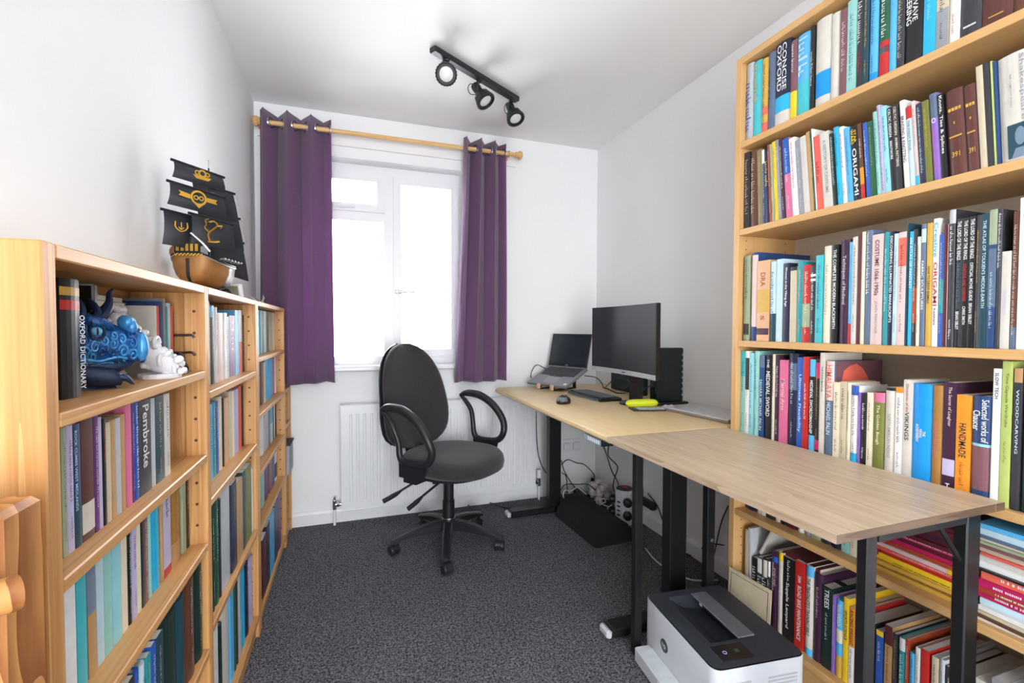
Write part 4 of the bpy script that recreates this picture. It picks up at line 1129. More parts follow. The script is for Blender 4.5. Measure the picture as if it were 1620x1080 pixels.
def laptop():
    # open laptop on a folding stand; user side towards -x
    p0 = Vector((1.03, 2.731, .775)); p1 = Vector((1.165, 2.40, .775)); e = (p1-p0).normalized(); ang = math.atan2(e.y, e.x)+PI/2
    o = (p0+p1)/2; wd = .325
    # local frame: +x away from the user, +y to the user's left
    t = thing('open_laptop', 'open grey laptop tilted on a stand at the far end of the pale desk', 'laptop', (o.x, o.y, DZ), ang)
    GR = mat('laptop_grey', (138, 138, 142), .38, .35); KEY = mat('laptop_key', (30, 31, 34), .5); DK = mat('laptop_bezel', (24, 26, 30), .4); SCR = mat('laptop_screen', (44, 52, 58), .22, noise=.05)
    d = .215; tl = .46
    Mb = Matrix.Translation((0, 0, .018)) @ Matrix.Rotation(-tl, 4, 'Y')
    base = MB(); base.rbox(0, -wd/2, 0, d, wd/2, .016, .003, M=Mb); base.build('base', GR, t, local=True)
    k = MB(); keygrid(k, .105, .203, -wd/2+.022, wd/2-.022, .016, 6, 14, .0012, .0028, M=Mb); stuff(k.build('keys', KEY, t, local=True))
    MB().rbox(.022, -.055, .0161, .095, .05, .0165, .0001, M=Mb).build('touchpad', mat('touchpad_grey', (150, 150, 154), .3, .3), t, local=True)
    MB().box(.096, -.055, .0161, .103, .05, .0168, M=Mb).build('pad_buttons', KEY, t, local=True)
    MB().rbox(.018, -wd/2+.015, .0161, .034, -wd/2+.036, .0164, .0001, M=Mb).build('sticker', WHITE, t, local=True)
    Ms = Mb @ Matrix.Translation((d-.002, 0, .016)) @ Matrix.Rotation(-(PI/2-1.0-.46+.52), 4, 'Y')
    Ms = Mb @ Matrix.Translation((d-.004, 0, .0175)) @ Matrix.Rotation(tl, 4, 'Y') @ Matrix.Rotation(-PI/2+.22, 4, 'Y') 
    # lid: local x up the screen
    h = .212
    lid = MB(); lid.rbox(0, -wd/2, 0, h, wd/2, -.006 if False else .006, .002, M=Ms @ Matrix.Translation((0, 0, -.006))); lid.build('lid', GR, t, local=True)
    MB().box(.004, -wd/2+.003, .0001, h-.003, wd/2-.003, .0008, M=Ms).build('bezel', DK, t, local=True)
    MB().box(.022, -wd/2+.010, .0009, h-.012, wd/2-.010, .0012, M=Ms).build('screen', SCR, t, local=True)
    text('DELL', Ms @ Matrix(((0, 1, 0, .012), (-1, 0, 0, 0), (0, 0, 1, .0014), (0, 0, 0, 1))), .022, .007, imat('white'), t, 'badge')
    # folding stand
    st = thing('laptop_stand', 'low folding stand with pale end stops under the open laptop', 'stand', (o.x, o.y, DZ), ang)
    s = MB()
    for sy in (-.055, .055):
        s.box(-.004, sy-.008, .0, .20, sy+.008, .006); s.box(-.002, sy-.008, -.008, .205, sy+.008, -.0006, M=Mb)
        s.box(.185, sy-.008, .0, .198, sy+.008, .10)
    s.build('frame', BLKM, st, local=True)
    for sy in (-.055, .055): MB().rbox(-.016, sy-.012, .001, -.003, sy+.012, .034, .003).build('end_stop', mat('peach_rubber', (228, 186, 160), .6), st, local=True)
laptop()
def keyboard():
    a, b, c, e = [Vector((*p, DZ)) for p in ((1.155, 2.349), (1.372, 2.575), (1.368, 2.203), (1.161, 2.061))]
    o = Vector((1.225, 2.215, DZ)); ang = .06
    t = thing('keyboard', 'compact black keyboard lying on the pale desk beside the mouse', 'keyboard', o, ang)
    MB().rbox(-.066, -.165, 0, .066, .165, .016, .004).build('case', BLK, t, local=True)
    KM = mat('key_dark', (46, 54, 60), .45)
    stuff(keygrid(MB(), -.055, .055, -.155, .155, .0162, 5, 15, .005, .0035).build('keys', KM, t, local=True))
    PR = mat('key_print', (190, 205, 212), .5); m = MB(); r = random.Random(3)
    for i in range(5):
        for j in range(15):
            if i == 0 and 3 <= j < 8: continue
            x = -.055+.022*i+.009; y = -.155+.31/15*j+.008; m.box(x, y, .0213, x+.005, y+.005, .0215)
    stuff(m.build('key_print', PR, t, local=True))
    MB().box(-.069, -.15, .002, -.0662, .15, .010).build('front_trim', mat('chrome_blue', (120, 150, 170), .3, .6), t, local=True)
keyboard()
def mouse():
    o = Vector((.985, 2.08, DZ)); t = thing('computer_mouse', 'black and grey computer mouse on the pale desk', 'mouse', o, math.radians(40))
    rings = []; n = 20
    for sc, z in ((.92, 0), (1, .004), (1.0, .012), (.93, .022), (.78, .030), (.5, .036), (.15, .038)):
        rings.append([(.052*sc*math.cos(2*PI*k/n), .031*sc*math.sin(2*PI*k/n)*(1-.12*math.cos(2*PI*k/n)), z*(1-.12*math.cos(2*PI*k/n)) if z > .005 else z) for k in range(n)])
    MB().loft(rings).build('shell', BLK, t, local=True, smooth=True, angle=70)
    GR = mat('mouse_grey', (120, 124, 132), .35)
    r2 = [[(.0515*sc*math.cos(a), .0312*sc*math.sin(a)*(1-.12*math.cos(a)), z*(1-.12*math.cos(a))+.0006) for a in [PI*.62+PI*.76*k/12 for k in range(13)]] for sc, z in ((1.0, .012), (.935, .022), (.79, .030))]
    m = MB(); m.loft(r2, cap=False, closed=False); m.build('side_panel', GR, t, local=True, smooth=True)
    MB().cyl((.026, -.004, .0335), (.026, .004, .0335), .006, n=12).build('scroll_wheel', GR, t, local=True)
mouse()
# neon glasses case, phone-like notepad, tissue, closed silver laptop
o = Vector((1.282, 1.858, DZ)); t = thing('glasses_case', 'neon yellow glasses case lying on the pale desk', 'case', o, math.radians(-10+2))
NEON = mat('neon_yellow', (226, 236, 48), .45, noise=.02); m = MB(); rings = []
for k in range(13):
    u = -1+2*k/12; s = (1-abs(u)**5)**.5*.999+.02; rings.append([(u*.083, .029*s*math.cos(2*PI*j/16), .019+.0185*s*math.sin(2*PI*j/16)) for j in range(16)])
MB().loft(rings).build('shell', NEON, t, local=True, smooth=True, angle=70)
MB().box(-.078, -.0303, .0185, .078, -.0288, .0195).build('seam', mat('neon_shadow', (150, 160, 30), .6), t, local=True)
t = thing('notepad', 'small printed notepad in a dark sleeve beside the yellow glasses case', 'notepad', (1.262, 1.785, DZ), math.radians(-14))
MB().rbox(-.075, -.034, 0, .075, .036, .007, .001).build('sleeve', mat('dark_sleeve', (50, 46, 56), .5), t, local=True)
MB().box(-.05, -.030, .0071, .072, .033, .0078).build('sheet', mat('printed_sheet', (186, 190, 190), .6, noise=.35, scale=120), t, local=True)
t = thing('crumpled_tissue', 'crumpled tissue between the notepad and the closed silver laptop', 'tissue', (1.372, 1.772, DZ)); m = MB(); r = random.Random(2)
for k in range(9): m.ball((r.uniform(-.02, .02), r.uniform(-.015, .015), .009+r.uniform(0, .004)), (r.uniform(.007, .013), r.uniform(.006, .011), .008), 7, 5)
m.build('paper', mat('tissue', (222, 214, 208), .8), t, local=True)
a = Vector((1.375, 1.805)); t = thing('closed_laptop', 'closed silver laptop lying flat next to the tall bookcase', 'laptop', (1.455, 1.61, DZ), math.radians(7))
SIL = mat('silver_lid', (202, 202, 206), .35, .25)
MB().rbox(-.105, -.175, .001, .105, .175, .0095, .003).build('base', mat('laptop_underside', (150, 140, 134), .4, .3), t, local=True)
MB().rbox(-.105, -.175, .0099, .105, .175, .0165, .002).build('lid', SIL, t, local=True)
# slim black computer standing behind the monitor
t = thing('slim_computer', 'slim black desktop computer standing upright behind the right edge of the monitor', 'computer', (1.45, 1.91, DZ))
PCB = mat('pc_gloss', (18, 24, 28), .2, noise=.02); px0, px1, py0, py1 = 1.385, 1.535, 1.885, 1.945
MB().rbox(px0, py0, DZ+.012, px1, py1, DZ+.275, .004).build('case', PCB, t)
MB().rbox(px1-.010, py0-.0015, DZ+.016, px1-.001, py0, DZ+.271, .0005).build('front_strip', BLK, t)
lt = MB()
for k in range(8): lt.box(px1-.008, py0-.0025, DZ+.04+k*.028, px1-.003, py0-.0018, DZ+.05+k*.028)
stuff(lt.build('front_ports', mat('port_silver', (190, 196, 200), .3, .5), t))
MB().rbox(px0-.01, py0-.02, DZ, px1+.02, py1+.02, DZ+.0118, .003).build('foot', BLK, t)
t = thing('docking_panel', 'dark glossy panel standing under the left half of the monitor', 'panel', (1.50, 2.32, DZ))
MB().rbox(1.50, 2.16, DZ, 1.53, 2.50, DZ+.125, .004).build('panel', mat('dark_panel', (34, 50, 60), .25), t)
# ================================================================== UNDER THE DESK
t = thing('footrest', 'black foam footrest wedge on the carpet under the pale desk', 'footrest', (1.28, 2.32, 0), 0)
FO = mat('black_foam', (26, 26, 30), .95, noise=.1, bump=.3, bscale=500)
prof = [(-.125, 0), (.125, 0), (.125, .012), (.105, .06), (.075, .098), (.04, .118), (0, .124), (-.04, .118), (-.08, .092), (-.112, .05), (-.125, .012)]
Mf = Matrix.Translation((1.285, 2.32, 0)) @ Matrix.Rotation(math.radians(3), 4, 'Z')
m = MB(); rr = []
for y, s in ((-.225, .94), (-.22, 1), (.22, 1), (.225, .94)): rr.append([(u*s, y, v*s) for u, v in prof])
m.loft(rr, M=Mf); m.build('cushion', FO, t, smooth=True, angle=30)
t = thing('power_tower', 'white socket tower with black plugs and red switch behind the footrest', 'power tower', (1.50, 2.335, 0), math.radians(22))
n = 8; oc = lambda r, z: [(r*math.cos(2*PI*(k+.5)/n), r*math.sin(2*PI*(k+.5)/n), z) for k in range(n)]
MB().loft([oc(.060, 0), oc(.060, .185), oc(.056, .195)]).build('body', mat('tower_white', (214, 216, 222), .4), t, local=True)
MB().lathe((0, 0, .1952), (0, 0, 1), [(0, .046), (.004, .044)], 20).build('top_disc', BLK, t, local=True)
MB().rbox(-.012, -.018, .1995, .012, .018, .204, .002).build('switch', mat('red_switch', (190, 30, 30), .3), t, local=True)
for k, (an, z) in enumerate(((180+50, .135), (180+50, .06), (180-45, .135), (180-45, .06), (-60, .10))):
    a = math.radians(an); d_ = Vector((math.cos(a), math.sin(a), 0)); p = d_*.0560+Vector((0, 0, z))
    MB().lathe(p, d_, [(0, .024), (.004, .026), (.026, .024), (.032, .016)], 14).build('plug', BLK, t, local=True, smooth=True)
pm = MB()
for k in range(4): pm.box(-.0585, -.010, .05+.025*k, -.0556, .010, .058+.025*k)
stuff(pm.build('usb_ports', BLK, t, local=True))
# cables: each one a thing
def cable(label, pts, r=.003, m=CABLE, grp='loose black cables under the desk'):
    o = MB().tube(pts, r, n=6, sm=5).build('cable', m, smooth=True); tag(o, label, 'cable', grp); return o
Wb = lambda px, py: on(px, py, 1, YB-.012)
Wr = lambda px, py: on(px, py, 0, XR-.012)
Fl = lambda px, py, z=.006: on(px, py, 2, z)
cable('thin cable running down the wall between radiator and desk column', [Wb(848, 650), Wb(849, 690), Wb(852, 720), Wb(860, 742), Wb(872, 755)])
cable('cable arching from the desk column across the back wall to an inline switch', [Wb(888, 735), Wb(898, 727), Wb(912, 732), Wb(925, 735), Wb(938, 748), Wb(940, 756), Wb(936, 768)])
sw = MB(); q = Wb(936.5, 760); sw.rbox(q.x-.009, q.y-.014, q.z-.03, q.x+.009, q.y+.004, q.z+.02, .004); tag(sw.build('inline_switch', BLK), 'small black inline switch hanging on the back wall cable', 'switch')
Y1 = 2.72
Yp = lambda px, py, y=Y1: on(px, py, 1, y)
cable('cable hanging in a loop behind the far end of the footrest', [Yp(888, 728), Yp(893, 745), Yp(905, 765), Yp(918, 778), Yp(935, 790, 2.6)])
cable('cable arching low over the back of the footrest', [Yp(886, 776, 2.66), Yp(895, 766, 2.66), Yp(915, 766, 2.64), Yp(930, 766, 2.62), Yp(945, 778, 2.6), Yp(950, 786, 2.58)])
cable('cable bending up beside the left desk column', [Yp(889, 748, 2.67), Yp(895, 752, 2.67), Yp(897, 765, 2.67), Yp(897.5, 780, 2.67)])
cable('white cable curling over the far end of the footrest', [Yp(894, 792, 2.575), Yp(891, 783, 2.58), Yp(894, 775, 2.6), Yp(903, 777, 2.62), Yp(914, 771, 2.62), Yp(928, 782, 2.58)], .003, WCABLE, None)
cable('white coiled cable lying beside the socket tower', [Yp(951, 798, 2.50), Yp(949, 790, 2.50), Yp(956, 789, 2.5), Yp(958, 794, 2.5), Yp(952, 796, 2.49), Yp(962, 801, 2.47), Yp(968, 798, 2.46), Yp(960, 804, 2.46), Yp(968, 805, 2.45)], .003, WCABLE, None)
cable('long cable dangling from the desk control box', [Vector((.865, 1.50, .712)), Yp(960, 720, 2.1), Yp(968, 745, 2.2), Yp(978, 765, 2.3), Yp(973, 779, 2.36)])
cable('second cable dangling from the desk edge in a crossing loop', [Vector((.872, 1.465, .712)), Yp(963, 722, 2.0), Yp(977, 738, 2.2), Yp(972, 756, 2.3), Yp(970, 768, 2.36), Yp(972, 777, 2.37)])
cable('cable snaking on the carpet in front of the left desk foot', [Fl(740, 800, .006), Fl(760, 790, .006), Fl(795, 802), Fl(830, 805), Fl(870, 808), Fl(882, 806)])
cable('black lead sloping down the right wall behind the desk column', [Wr(1025, 780), Wr(1040, 800), Wr(1048, 822), Wr(1052, 836), Wr(1052, 848)])
cable('white lead lying on the carpet between desk columns and printer', [Fl(1021, 867), Fl(1035, 884), Fl(1052, 897), Fl(1085, 914), Fl(1105, 918), Fl(1135, 917)], .0035, WCABLE, None)
cable('black lead curving along the right skirting behind the oak desk', [Fl(1085, 876, .01), Wr(1095, 878), Wr(1108, 872), Wr(1114, 862), Wr(1127, 860), Wr(1145, 862)])
cable('black lead running up the right wall behind the oak desk leg', [Wr(1124, 916), Wr(1124, 900), Wr(1127, 890), Wr(1140, 830), Wr(1152, 800)])
ad = MB(); q = Wr(1028, 796); ad.rbox(q.x-.03, q.y-.06, q.z-.02, q.x+.008, q.y+.06, q.z+.02, .006); tag(ad.build('power_adapter', BLK), 'black power adapter hanging on the right wall behind the socket tower', 'adapter')
ad = MB(); q = Wr(1013, 782); ad.rbox(q.x-.04, q.y-.03, q.z-.05, q.x+.004, q.y+.03, q.z+.05, .006); tag(ad.build('power_adapter', BLK), 'black plug-in adapter above the socket tower on the right wall', 'adapter')
# desk-top cables
D3 = lambda px, py, z=DZ+.004: on(px, py, 2, z)
cable('laptop charging cable looping out of its left side', [Vector((1.19, 2.735, .855)), on(850, 577, 1, 2.80), on(841, 588, 1, 2.80), on(840, 598, 1, 2.79)], .003, CABLE, 'cables on the desk')
cable('cable looping behind the keyboard below the monitor', [on(925, 594, 0, 1.44), on(943, 597, 0, 1.42), on(952, 606, 0, 1.42), on(955, 613, 0, 1.40), D3(960, 614), D3(975, 621), D3(990, 622)], .003, CABLE, 'cables on the desk')
cable('cable rising to the underside of the monitor in an arch', [D3(958, 612), on(970, 601, 0, 1.42), on(982, 598, 0, 1.42), on(993, 602, 0, 1.42), on(998, 608, 0, 1.42), D3(985, 616)], .003, CABLE, 'cables on the desk')
cable('thick dark cable arching in front of the slim computer', [D3(1008, 623), on(1020, 615, 0, 1.37), on(1030, 610, 0, 1.37), on(1037, 613, 0, 1.37), on(1036, 622, 0, 1.38), D3(1032, 629)], .003, CABLE, 'cables on the desk')
cable('dark lead trailing from the slim computer foot toward the wall', [D3(1040, 632), D3(1062, 626), D3(1085, 628), D3(1097, 630), D3(1106, 633), D3(1116, 637)], .004, CABLE, 'cables on the desk')
# wall socket
t = thing('wall_socket', 'white double wall socket on the back wall behind the desk column', 'socket', (1.39, YB, .33))
MB().rbox(1.335, YB-.011, .285, 1.48, YB-.0003, .375, .003).build('plate', WHITE, t)
for k in (0, 1): MB().rbox(1.35+.07*k, YB-.028, .30, 1.40+.07*k, YB-.0112, .35, .004).build('plug', WHITE, t)
bg_ = thing('plastic_bag', 'crumpled clear plastic bag in the corner behind the footrest', 'bag', (1.51, 2.66, 0)); m = MB(); r = random.Random(8)
for k in range(16): m.ball((1.51+r.uniform(-.05, .05), 2.64+r.uniform(-.07, .06), .045+r.uniform(-.02, .10)), (r.uniform(.02, .035), r.uniform(.02, .035), r.uniform(.02, .035)), 7, 5)
m.build('film', mat('bag_film', (196, 188, 190), .25, noise=.12, scale=20), bg_)
bx = tag(MB().rbox(1.40, 2.66, 0, 1.455, 2.80, .055, .005).build('cable_hub', BLK), 'low black hub box on the carpet behind the footrest', 'hub')
# ================================================================== PRINTER
def printer():
    t = thing('laser_printer', 'white and dark grey laser printer on the carpet under the oak desk', 'printer', (1.078, 1.146, 0), math.radians(-6))
    BODY = mat('printer_white', (204, 206, 212), .4, noise=.01); DG = mat('printer_grey', (54, 58, 66), .45, noise=.04, bump=.05, bscale=800); LG = mat('printer_midgrey', (108, 112, 120), .4)
    hx, hy, zt = .150, .187, .212
    def rr(ax, ay, r, z, n=5):
        out = []
        for cx, cy, a0 in ((ax-r, ay-r, 0), (-ax+r, ay-r, PI/2), (-ax+r, -ay+r, PI), (ax-r, -ay+r, 3*PI/2)):
            out += [(cx+r*math.cos(a0+PI/2*k/n), cy+r*math.sin(a0+PI/2*k/n), z) for k in range(n+1)]
        return out
    b = MB(); b.loft([rr(hx-.006, hy-.006, .026, .006), rr(hx, hy, .028, .012), rr(hx, hy, .028, zt-.006), rr(hx-.002, hy-.002, .027, zt-.002)], cap=False); b.add(rr(hx-.006, hy-.006, .026, .006), [tuple(range(24))]); b.build('body', BODY, t, local=True, smooth=True, angle=35)
    # dark top with a recessed output tray (open on the -x half)
    ox0, ox1, oy0, oy1 = -.105, .055, -.085, .150
    top = MB(); outer = rr(hx-.004, hy-.004, .026, zt+.0005)
    inner = [(ox1, oy1, zt+.0005), (ox0+.03, oy1, zt+.0005), (ox0, oy1-.03, zt+.0005), (ox0, oy0, zt+.0005), (ox1, oy0, zt+.0005)]
    bm_ = bmesh.new()
    ov = [bm_.verts.new(p) for p in outer]; iv = [bm_.verts.new(p) for p in inner]
    oe = [bm_.edges.new((ov[i], ov[(i+1) % len(ov)])) for i in range(len(ov))]; ie = [bm_.edges.new((iv[i], iv[(i+1) % len(iv)])) for i in range(len(iv))]
    bmesh.ops.triangle_fill(bm_, use_beauty=True, edges=oe+ie)
    bm_.verts.index_update(); top.add([v.co[:] for v in bm_.verts], [tuple(v.index for v in f.verts) for f in bm_.faces]); bm_.free()
    # sloping tray floor and walls
    zl = [(ox1, zt-.055), (-.02, zt-.042), (ox0+.02, zt-.002), (ox0, zt+.0005)]
    for (xa, za), (xb, zb) in zip(zl[:-1], zl[1:]): top.add([(xa, oy0, za), (xa, oy1, za), (xb, oy1, zb), (xb, oy0, zb)], [(0, 1, 2, 3)])
    for yy in (oy0, oy1): top.add([(x, yy, z) for x, z in zl]+[(ox1, yy, zt+.0005)], [(0, 1, 2, 3, 4)])
    top.add([(ox1, oy0, zt-.055), (ox1, oy1, zt-.055), (ox1, oy1, zt+.0005), (ox1, oy0, zt+.0005)], [(0, 1, 2, 3)])
    top.build('top_cover', DG, t, local=True)
    fl = MB(); fl.rbox(.004, -.085, zt+.001, .062, .148, zt+.006, .001); fl.build('paper_flap', LG, t, local=True)
    ro = MB()
    for k in range(6): ro.cyl((.040, -.06+k*.03, zt-.024), (.040, -.045+k*.03, zt-.024), .006, n=8)
    ro.rbox(.02, .105, zt-.022, .03, .125, zt-.004, .002); ro.build('exit_rollers', mat('roller_grey', (70, 72, 78), .5), t, local=True)
    MB().box(.022, .108, zt-.0215, .0225-.003, .122, zt-.008).build('white_tab', WHITE, t, local=True)
    ln = MB(); ln.box(-.078, -.04, zt-.012, -.0765, .07, zt-.0108); ln.build('tray_line', LG, t, local=True)
    cp = MB(); cp.rbox(-.105, -.160, zt+.0006, .0, -.100, zt+.0022, .0006); co = cp.build('control_panel', mat('panel_black', (30, 32, 36), .25), t, local=True)
    MB().torus((-.075, -.13, zt+.0024), (0, 0, 1), .0055, .0008, 18, 5).build('power_button', mat('button_blue', (190, 200, 255), .3), co, local=True)
    gb = MB(); gb.rbox(-.042, -.135, zt+.0022, -.030, -.123, zt+.003, .0004); gb.build('go_button', mat('button_green', (60, 90, 60), .4), co, local=True)
    # front face badge (faces -x)
    lg = MB(); n = 26; lg.loft([[(x, .058+.020*math.cos(2*PI*k/n), .118+.020*math.sin(2*PI*k/n)) for k in range(n)] for x in (-hx-.0012, -hx+.0005)])
    lo = lg.build('logo_disc', mat('logo_grey', (52, 55, 62), .4), t, local=True)
    text('hp', Matrix(((0, 0, -1, -hx-.0018), (-1, .0, 0, .058), (-.0, 1, 0, .118), (0, 0, 0, 1))), .021, .022, imat('white'), lo, 'logo_letters')
    # vents on the -y side
    v = MB()
    for k in range(11):
        for xa, xb in ((.02, .115), (-.115, -.035)): v.box(xa, -hy-.0006, .06+k*.0105, xb, -hy+.0004, .0655+k*.0105)
    stuff(v.build('vents', mat('vent_shadow', (176, 178, 184), .5), t, local=True))
    # paper tray sticking out at the front
    tr = MB(); tr.rbox(-hx-.055, -.155, .014, -hx-.0005, .150, .062, .004); tr.build('paper_tray', BODY, t, local=True)
    MB().box(-hx-.050, -.13, .0622, -hx-.002, .13, .0635).build('tray_lid', mat('tray_clear', (206, 212, 216), .25), t, local=True)
    MB().rbox(-hx-.060, -.05, .05, -hx-.0548, .0, .060, .002).build('tray_grip', BODY, t, local=True)
    for sx in (-.1, .1):
        for sy in (-.14, .14): MB().cyl((sx, sy, 0), (sx, sy, .0062), .012, n=10).build('rubber_foot', BLK, t, local=True)
printer()
t = thing('cardboard_folder', 'cream bordered card leaning between the printer and the bottom shelf', 'card', (1.29, 1.24, 0), math.radians(4))
Mc_ = Matrix.Translation((0, 0, .0)) @ Matrix.Rotation(.05, 4, 'Y')
MB().box(-.002, -.085, 0, .002, .085, .262, M=Mc_).build('card', cmat('beige'), t, local=True)
fr_ = MB()
for (a, b_, c_, d__) in ((-.075, .248, .075, .2495), (-.075, .02, -.0735, .2495), (.0735, .02, .075, .2495)): fr_.box(-.0026, a, b_, -.0021, c_, d__, M=Mc_)
fr_.build('border_line', imat('charcoal'), t, local=True)

# ================================================================== MODEL SHIP on the low bookcases
def ship():
    cx, cy, zb = -.405, 1.60, 1.2258
    # local frame: -y towards the viewer (sails face it), x to the viewer's right
    vd = math.atan2(cx, cy)                      # direction from the camera
    t = thing('model_ship', 'black and gold metal model sailing ship standing on the low bookcases', 'model ship', (cx, cy, zb), -vd+.42); t.scale = (1.08, 1.08, 1.08)
    BK = mat('ship_black', (30, 31, 36), .4, .3); GD = mat('ship_gold', (206, 160, 62), .35, .7); GO = mat('ship_gold_hull', (160, 112, 62), .5, .3, noise=.2); GY = mat('ship_grey', (92, 94, 100), .4, .5); SV = mat('ship_silver', (176, 172, 168), .35, .6); SL = mat('sail_black', (28, 29, 36), .55, noise=.04)
    L = dict(parent=t, local=True)
    A = math.radians(-52)                         # hull axis turned from the line of sight
    MH = Matrix.Rotation(A, 4, 'Z')
    # hull: length along local y (MH), built from cross-sections
    def sect(y, w, zt, zk, n=9):
        return [(w*math.copysign(abs(math.cos(PI+PI*k/(n-1)))**.7, math.cos(PI+PI*k/(n-1))), y, zt+(zt-zk)*math.sin(PI+PI*k/(n-1))) for k in range(n)]
    S = [(-.085, .030, .095, .040), (-.075, .045, .088, .026), (-.04, .058, .078, .018), (0, .060, .074, .014), (.05, .050, .076, .016), (.085, .026, .084, .028), (.105, .006, .092, .05)]
    hull = MB(); hull.loft([sect(*s) for s in S[:4]], M=MH); ho = hull.build('hull_stern', GO, smooth=True, angle=40, **L)
    hull = MB(); hull.loft([sect(*s) for s in S[3:]], M=MH); hull.build('hull_bow', GY, smooth=True, angle=40, **L)
    # keel and ribs
    k = MB(); k.tube([(0, -.088, .085), (0, -.078, .03), (0, 0, .012), (0, .085, .026), (0, .11, .07)], .004, n=6); kk = MB(); kk.add([MH @ Vector(v) for v in k.v], k.f); kk.build('keel', BK, smooth=True, **L)
    dk = MB(); dk.loft([[(-w, y, z), (w, y, z), (w, y, z+.006), (-w, y, z+.006)] for y, w, z in ((-.085, .031, .096), (-.075, .046, .089), (-.04, .059, .079), (0, .061, .075), (.05, .051, .077), (.085, .027, .085), (.105, .007, .093))], M=MH); dk.build('deck_rail', BK, **L)
    for off, mm_ in ((.009, SV), (.014, BK)):
        r = MB()
        for sgn in (-1, 1): r.tube([MH @ Vector((sgn*(w+.001), y, z+off-.012)) for y, w, z in ((-.085, .031, .098), (-.075, .046, .091), (-.04, .059, .081), (0, .061, .077), (.05, .051, .079), (.085, .027, .087))], .0014, n=5)
        r.build('wale', mm_, smooth=True, **L)
    # stern castle with windows, lantern
    st = MB(); st.box(-.032, -.088, .098, .032, -.055, .128, M=MH); st.box(-.028, -.084, .128, .028, -.06, .142, M=MH); so = st.build('stern_castle', BK, **L)
    w = MB()
    for i in range(5): w.box(-.027+i*.0115, -.0892, .104, -.020+i*.0115, -.0881, .122, M=MH)
    w.build('stern_windows', GD, **L)
    rc = MB()
    for i in range(8): rc.tube([MH @ Vector((-.03+i*.0085, -.0895, .098)), MH @ Vector((-.027+i*.0085, -.0915, .092)), MH @ Vector((-.023+i*.0085, -.0895, .098))], .0012, n=4)
    rc.build('gilding', GD, **L)
    ln = MB(); ln.ball(MH @ Vector((-.045, -.06, .105)), (.014, .014, .018)); ln.build('lantern', mat('lantern_copper', (170, 110, 90), .3, .8), smooth=True, **L)
    ca = MB()
    for i in range(6):
        for sgn in (-1, 1): p = MH @ Vector((sgn*.05, -.03+i*.018, .092)); ca.cyl(p, p+MH.to_3x3() @ Vector((sgn*.014, 0, .002)), .0022, n=6)
    ca.build('cannons', SV, **L)
    bw = MB(); bw.tube([MH @ Vector((0, .09, .09)), MH @ Vector((0, .13, .125)), MH @ Vector((0, .155, .15))], .003, n=6); bw.build('bowsprit', BK, **L)
    # stand
    sd = MB()
    for y in (-.045, .045):
        sd.tube([MH @ Vector((-.042, y, .004)), MH @ Vector((-.03, y, .016)), MH @ Vector((0, y, .010)), MH @ Vector((.03, y, .016)), MH @ Vector((.042, y, .004))], .0035, n=6)
    sd.box(-.006, -.06, 0, .006, .06, .006, M=MH); sd.build('stand', BK, smooth=True, **L)
    sk = MB()
    for i in range(7):
        for sgn in (-1, 1): sk.torus(MH @ Vector((sgn*.03, -.06+i*.02, .008)), (1, .3, .2), .006, .0015, 10, 4)
    sk.build('scroll_feet', BK, smooth=True, **L)
    # masts and sails
    for (my, mx, top) in ((-.045, -.012, .330), (.045, .042, .322)):
        m = MB(); m.cyl((mx, my, .08), (mx, my, top), .0035, .002, n=8); mo = m.build('mast', BK, **L)
        cn = MB()
        for zc in (.165, .235, .296): cn.lathe((mx, my, zc), (0, 0, 1), [(0, .006), (.004, .011), (.010, .011), (.010, .009)], 12)
        cn.build('crow_nest', BK, mo, local=True, smooth=True)
        fm = MB(); fm.cyl((mx, my, top), (mx, my, top+.022), .0012, n=6); fm.build('pennant_staff', SV, mo, local=True)
    def sail(x0, x1, z0, z1, y, skew=0.0, cutl=.0, cutr=.0, drop=0.0):
        "sail hung from a yard: wider at the foot, bellied towards the viewer"
        NU, NV = 10, 6; fr = []
        for v in range(NV+1):
            f = v/NV; row_ = []
            for u in range(NU+1):
                s = u/NU; xa = x0-cutl*f**1.5; xb = x1+cutr*f**1.5
                x = xa+(xb-xa)*s; z = z1-(z1-z0)*f+(.5-s)*skew-(drop*s*f)
                row_.append((x, y-.018*math.sin(PI*f*.8)*(1-(2*s-1)**2*.5), z))
            fr.append(row_)
        m = MB(); n = NU+1
        front = [p for r_ in fr for p in r_]; back = [(a, b+.0016, c) for a, b, c in front]
        m.add(front+back, [(v*n+u, v*n+u+1, (v+1)*n+u+1, (v+1)*n+u) for v in range(NV) for u in range(NU)]+[(len(front)+v*n+u, len(front)+(v+1)*n+u, len(front)+(v+1)*n+u+1, len(front)+v*n+u+1) for v in range(NV) for u in range(NU)])
        o = m.build('sail', SL, smooth=True, angle=60, **L)
        yd = MB(); yd.cyl((x0-.006, y+.002, z1+skew*.5+.003), (x1+.006, y+.002, z1-skew*.5+.003), .0036, n=8); yd.build('yard', BK, o, local=True)
        return o, (lambda s, f: ((x0-cutl*f**1.5)+((x1+cutr*f**1.5)-(x0-cutl*f**1.5))*s, y-.018*math.sin(PI*f*.8)*(1-(2*s-1)**2*.5)-.0012, z1-(z1-z0)*f+(.5-s)*skew-drop*s*f))
    a1, f1 = sail(-.094, .020, .277, .318, -.050, .012, .006, .004)
    a2, f2 = sail(-.106, .018, .206, .262, -.056, .012, .008, .006)
    a3, f3 = sail(-.062, .035, .118, .192, -.062, .010, .004, .008)
    a4, f4 = sail(-.114, -.050, .112, .196, -.040, .006, .006, .0)
    b1, g1 = sail(-.015, .092, .232, .304, .040, .010, .0, .012, .012)
    b2, g2 = sail(-.005, .104, .152, .232, .036, .008, .0, .012, .012)
    b3, g3 = sail(.005, .112, .070, .160, .032, .006, .0, .014, .020)
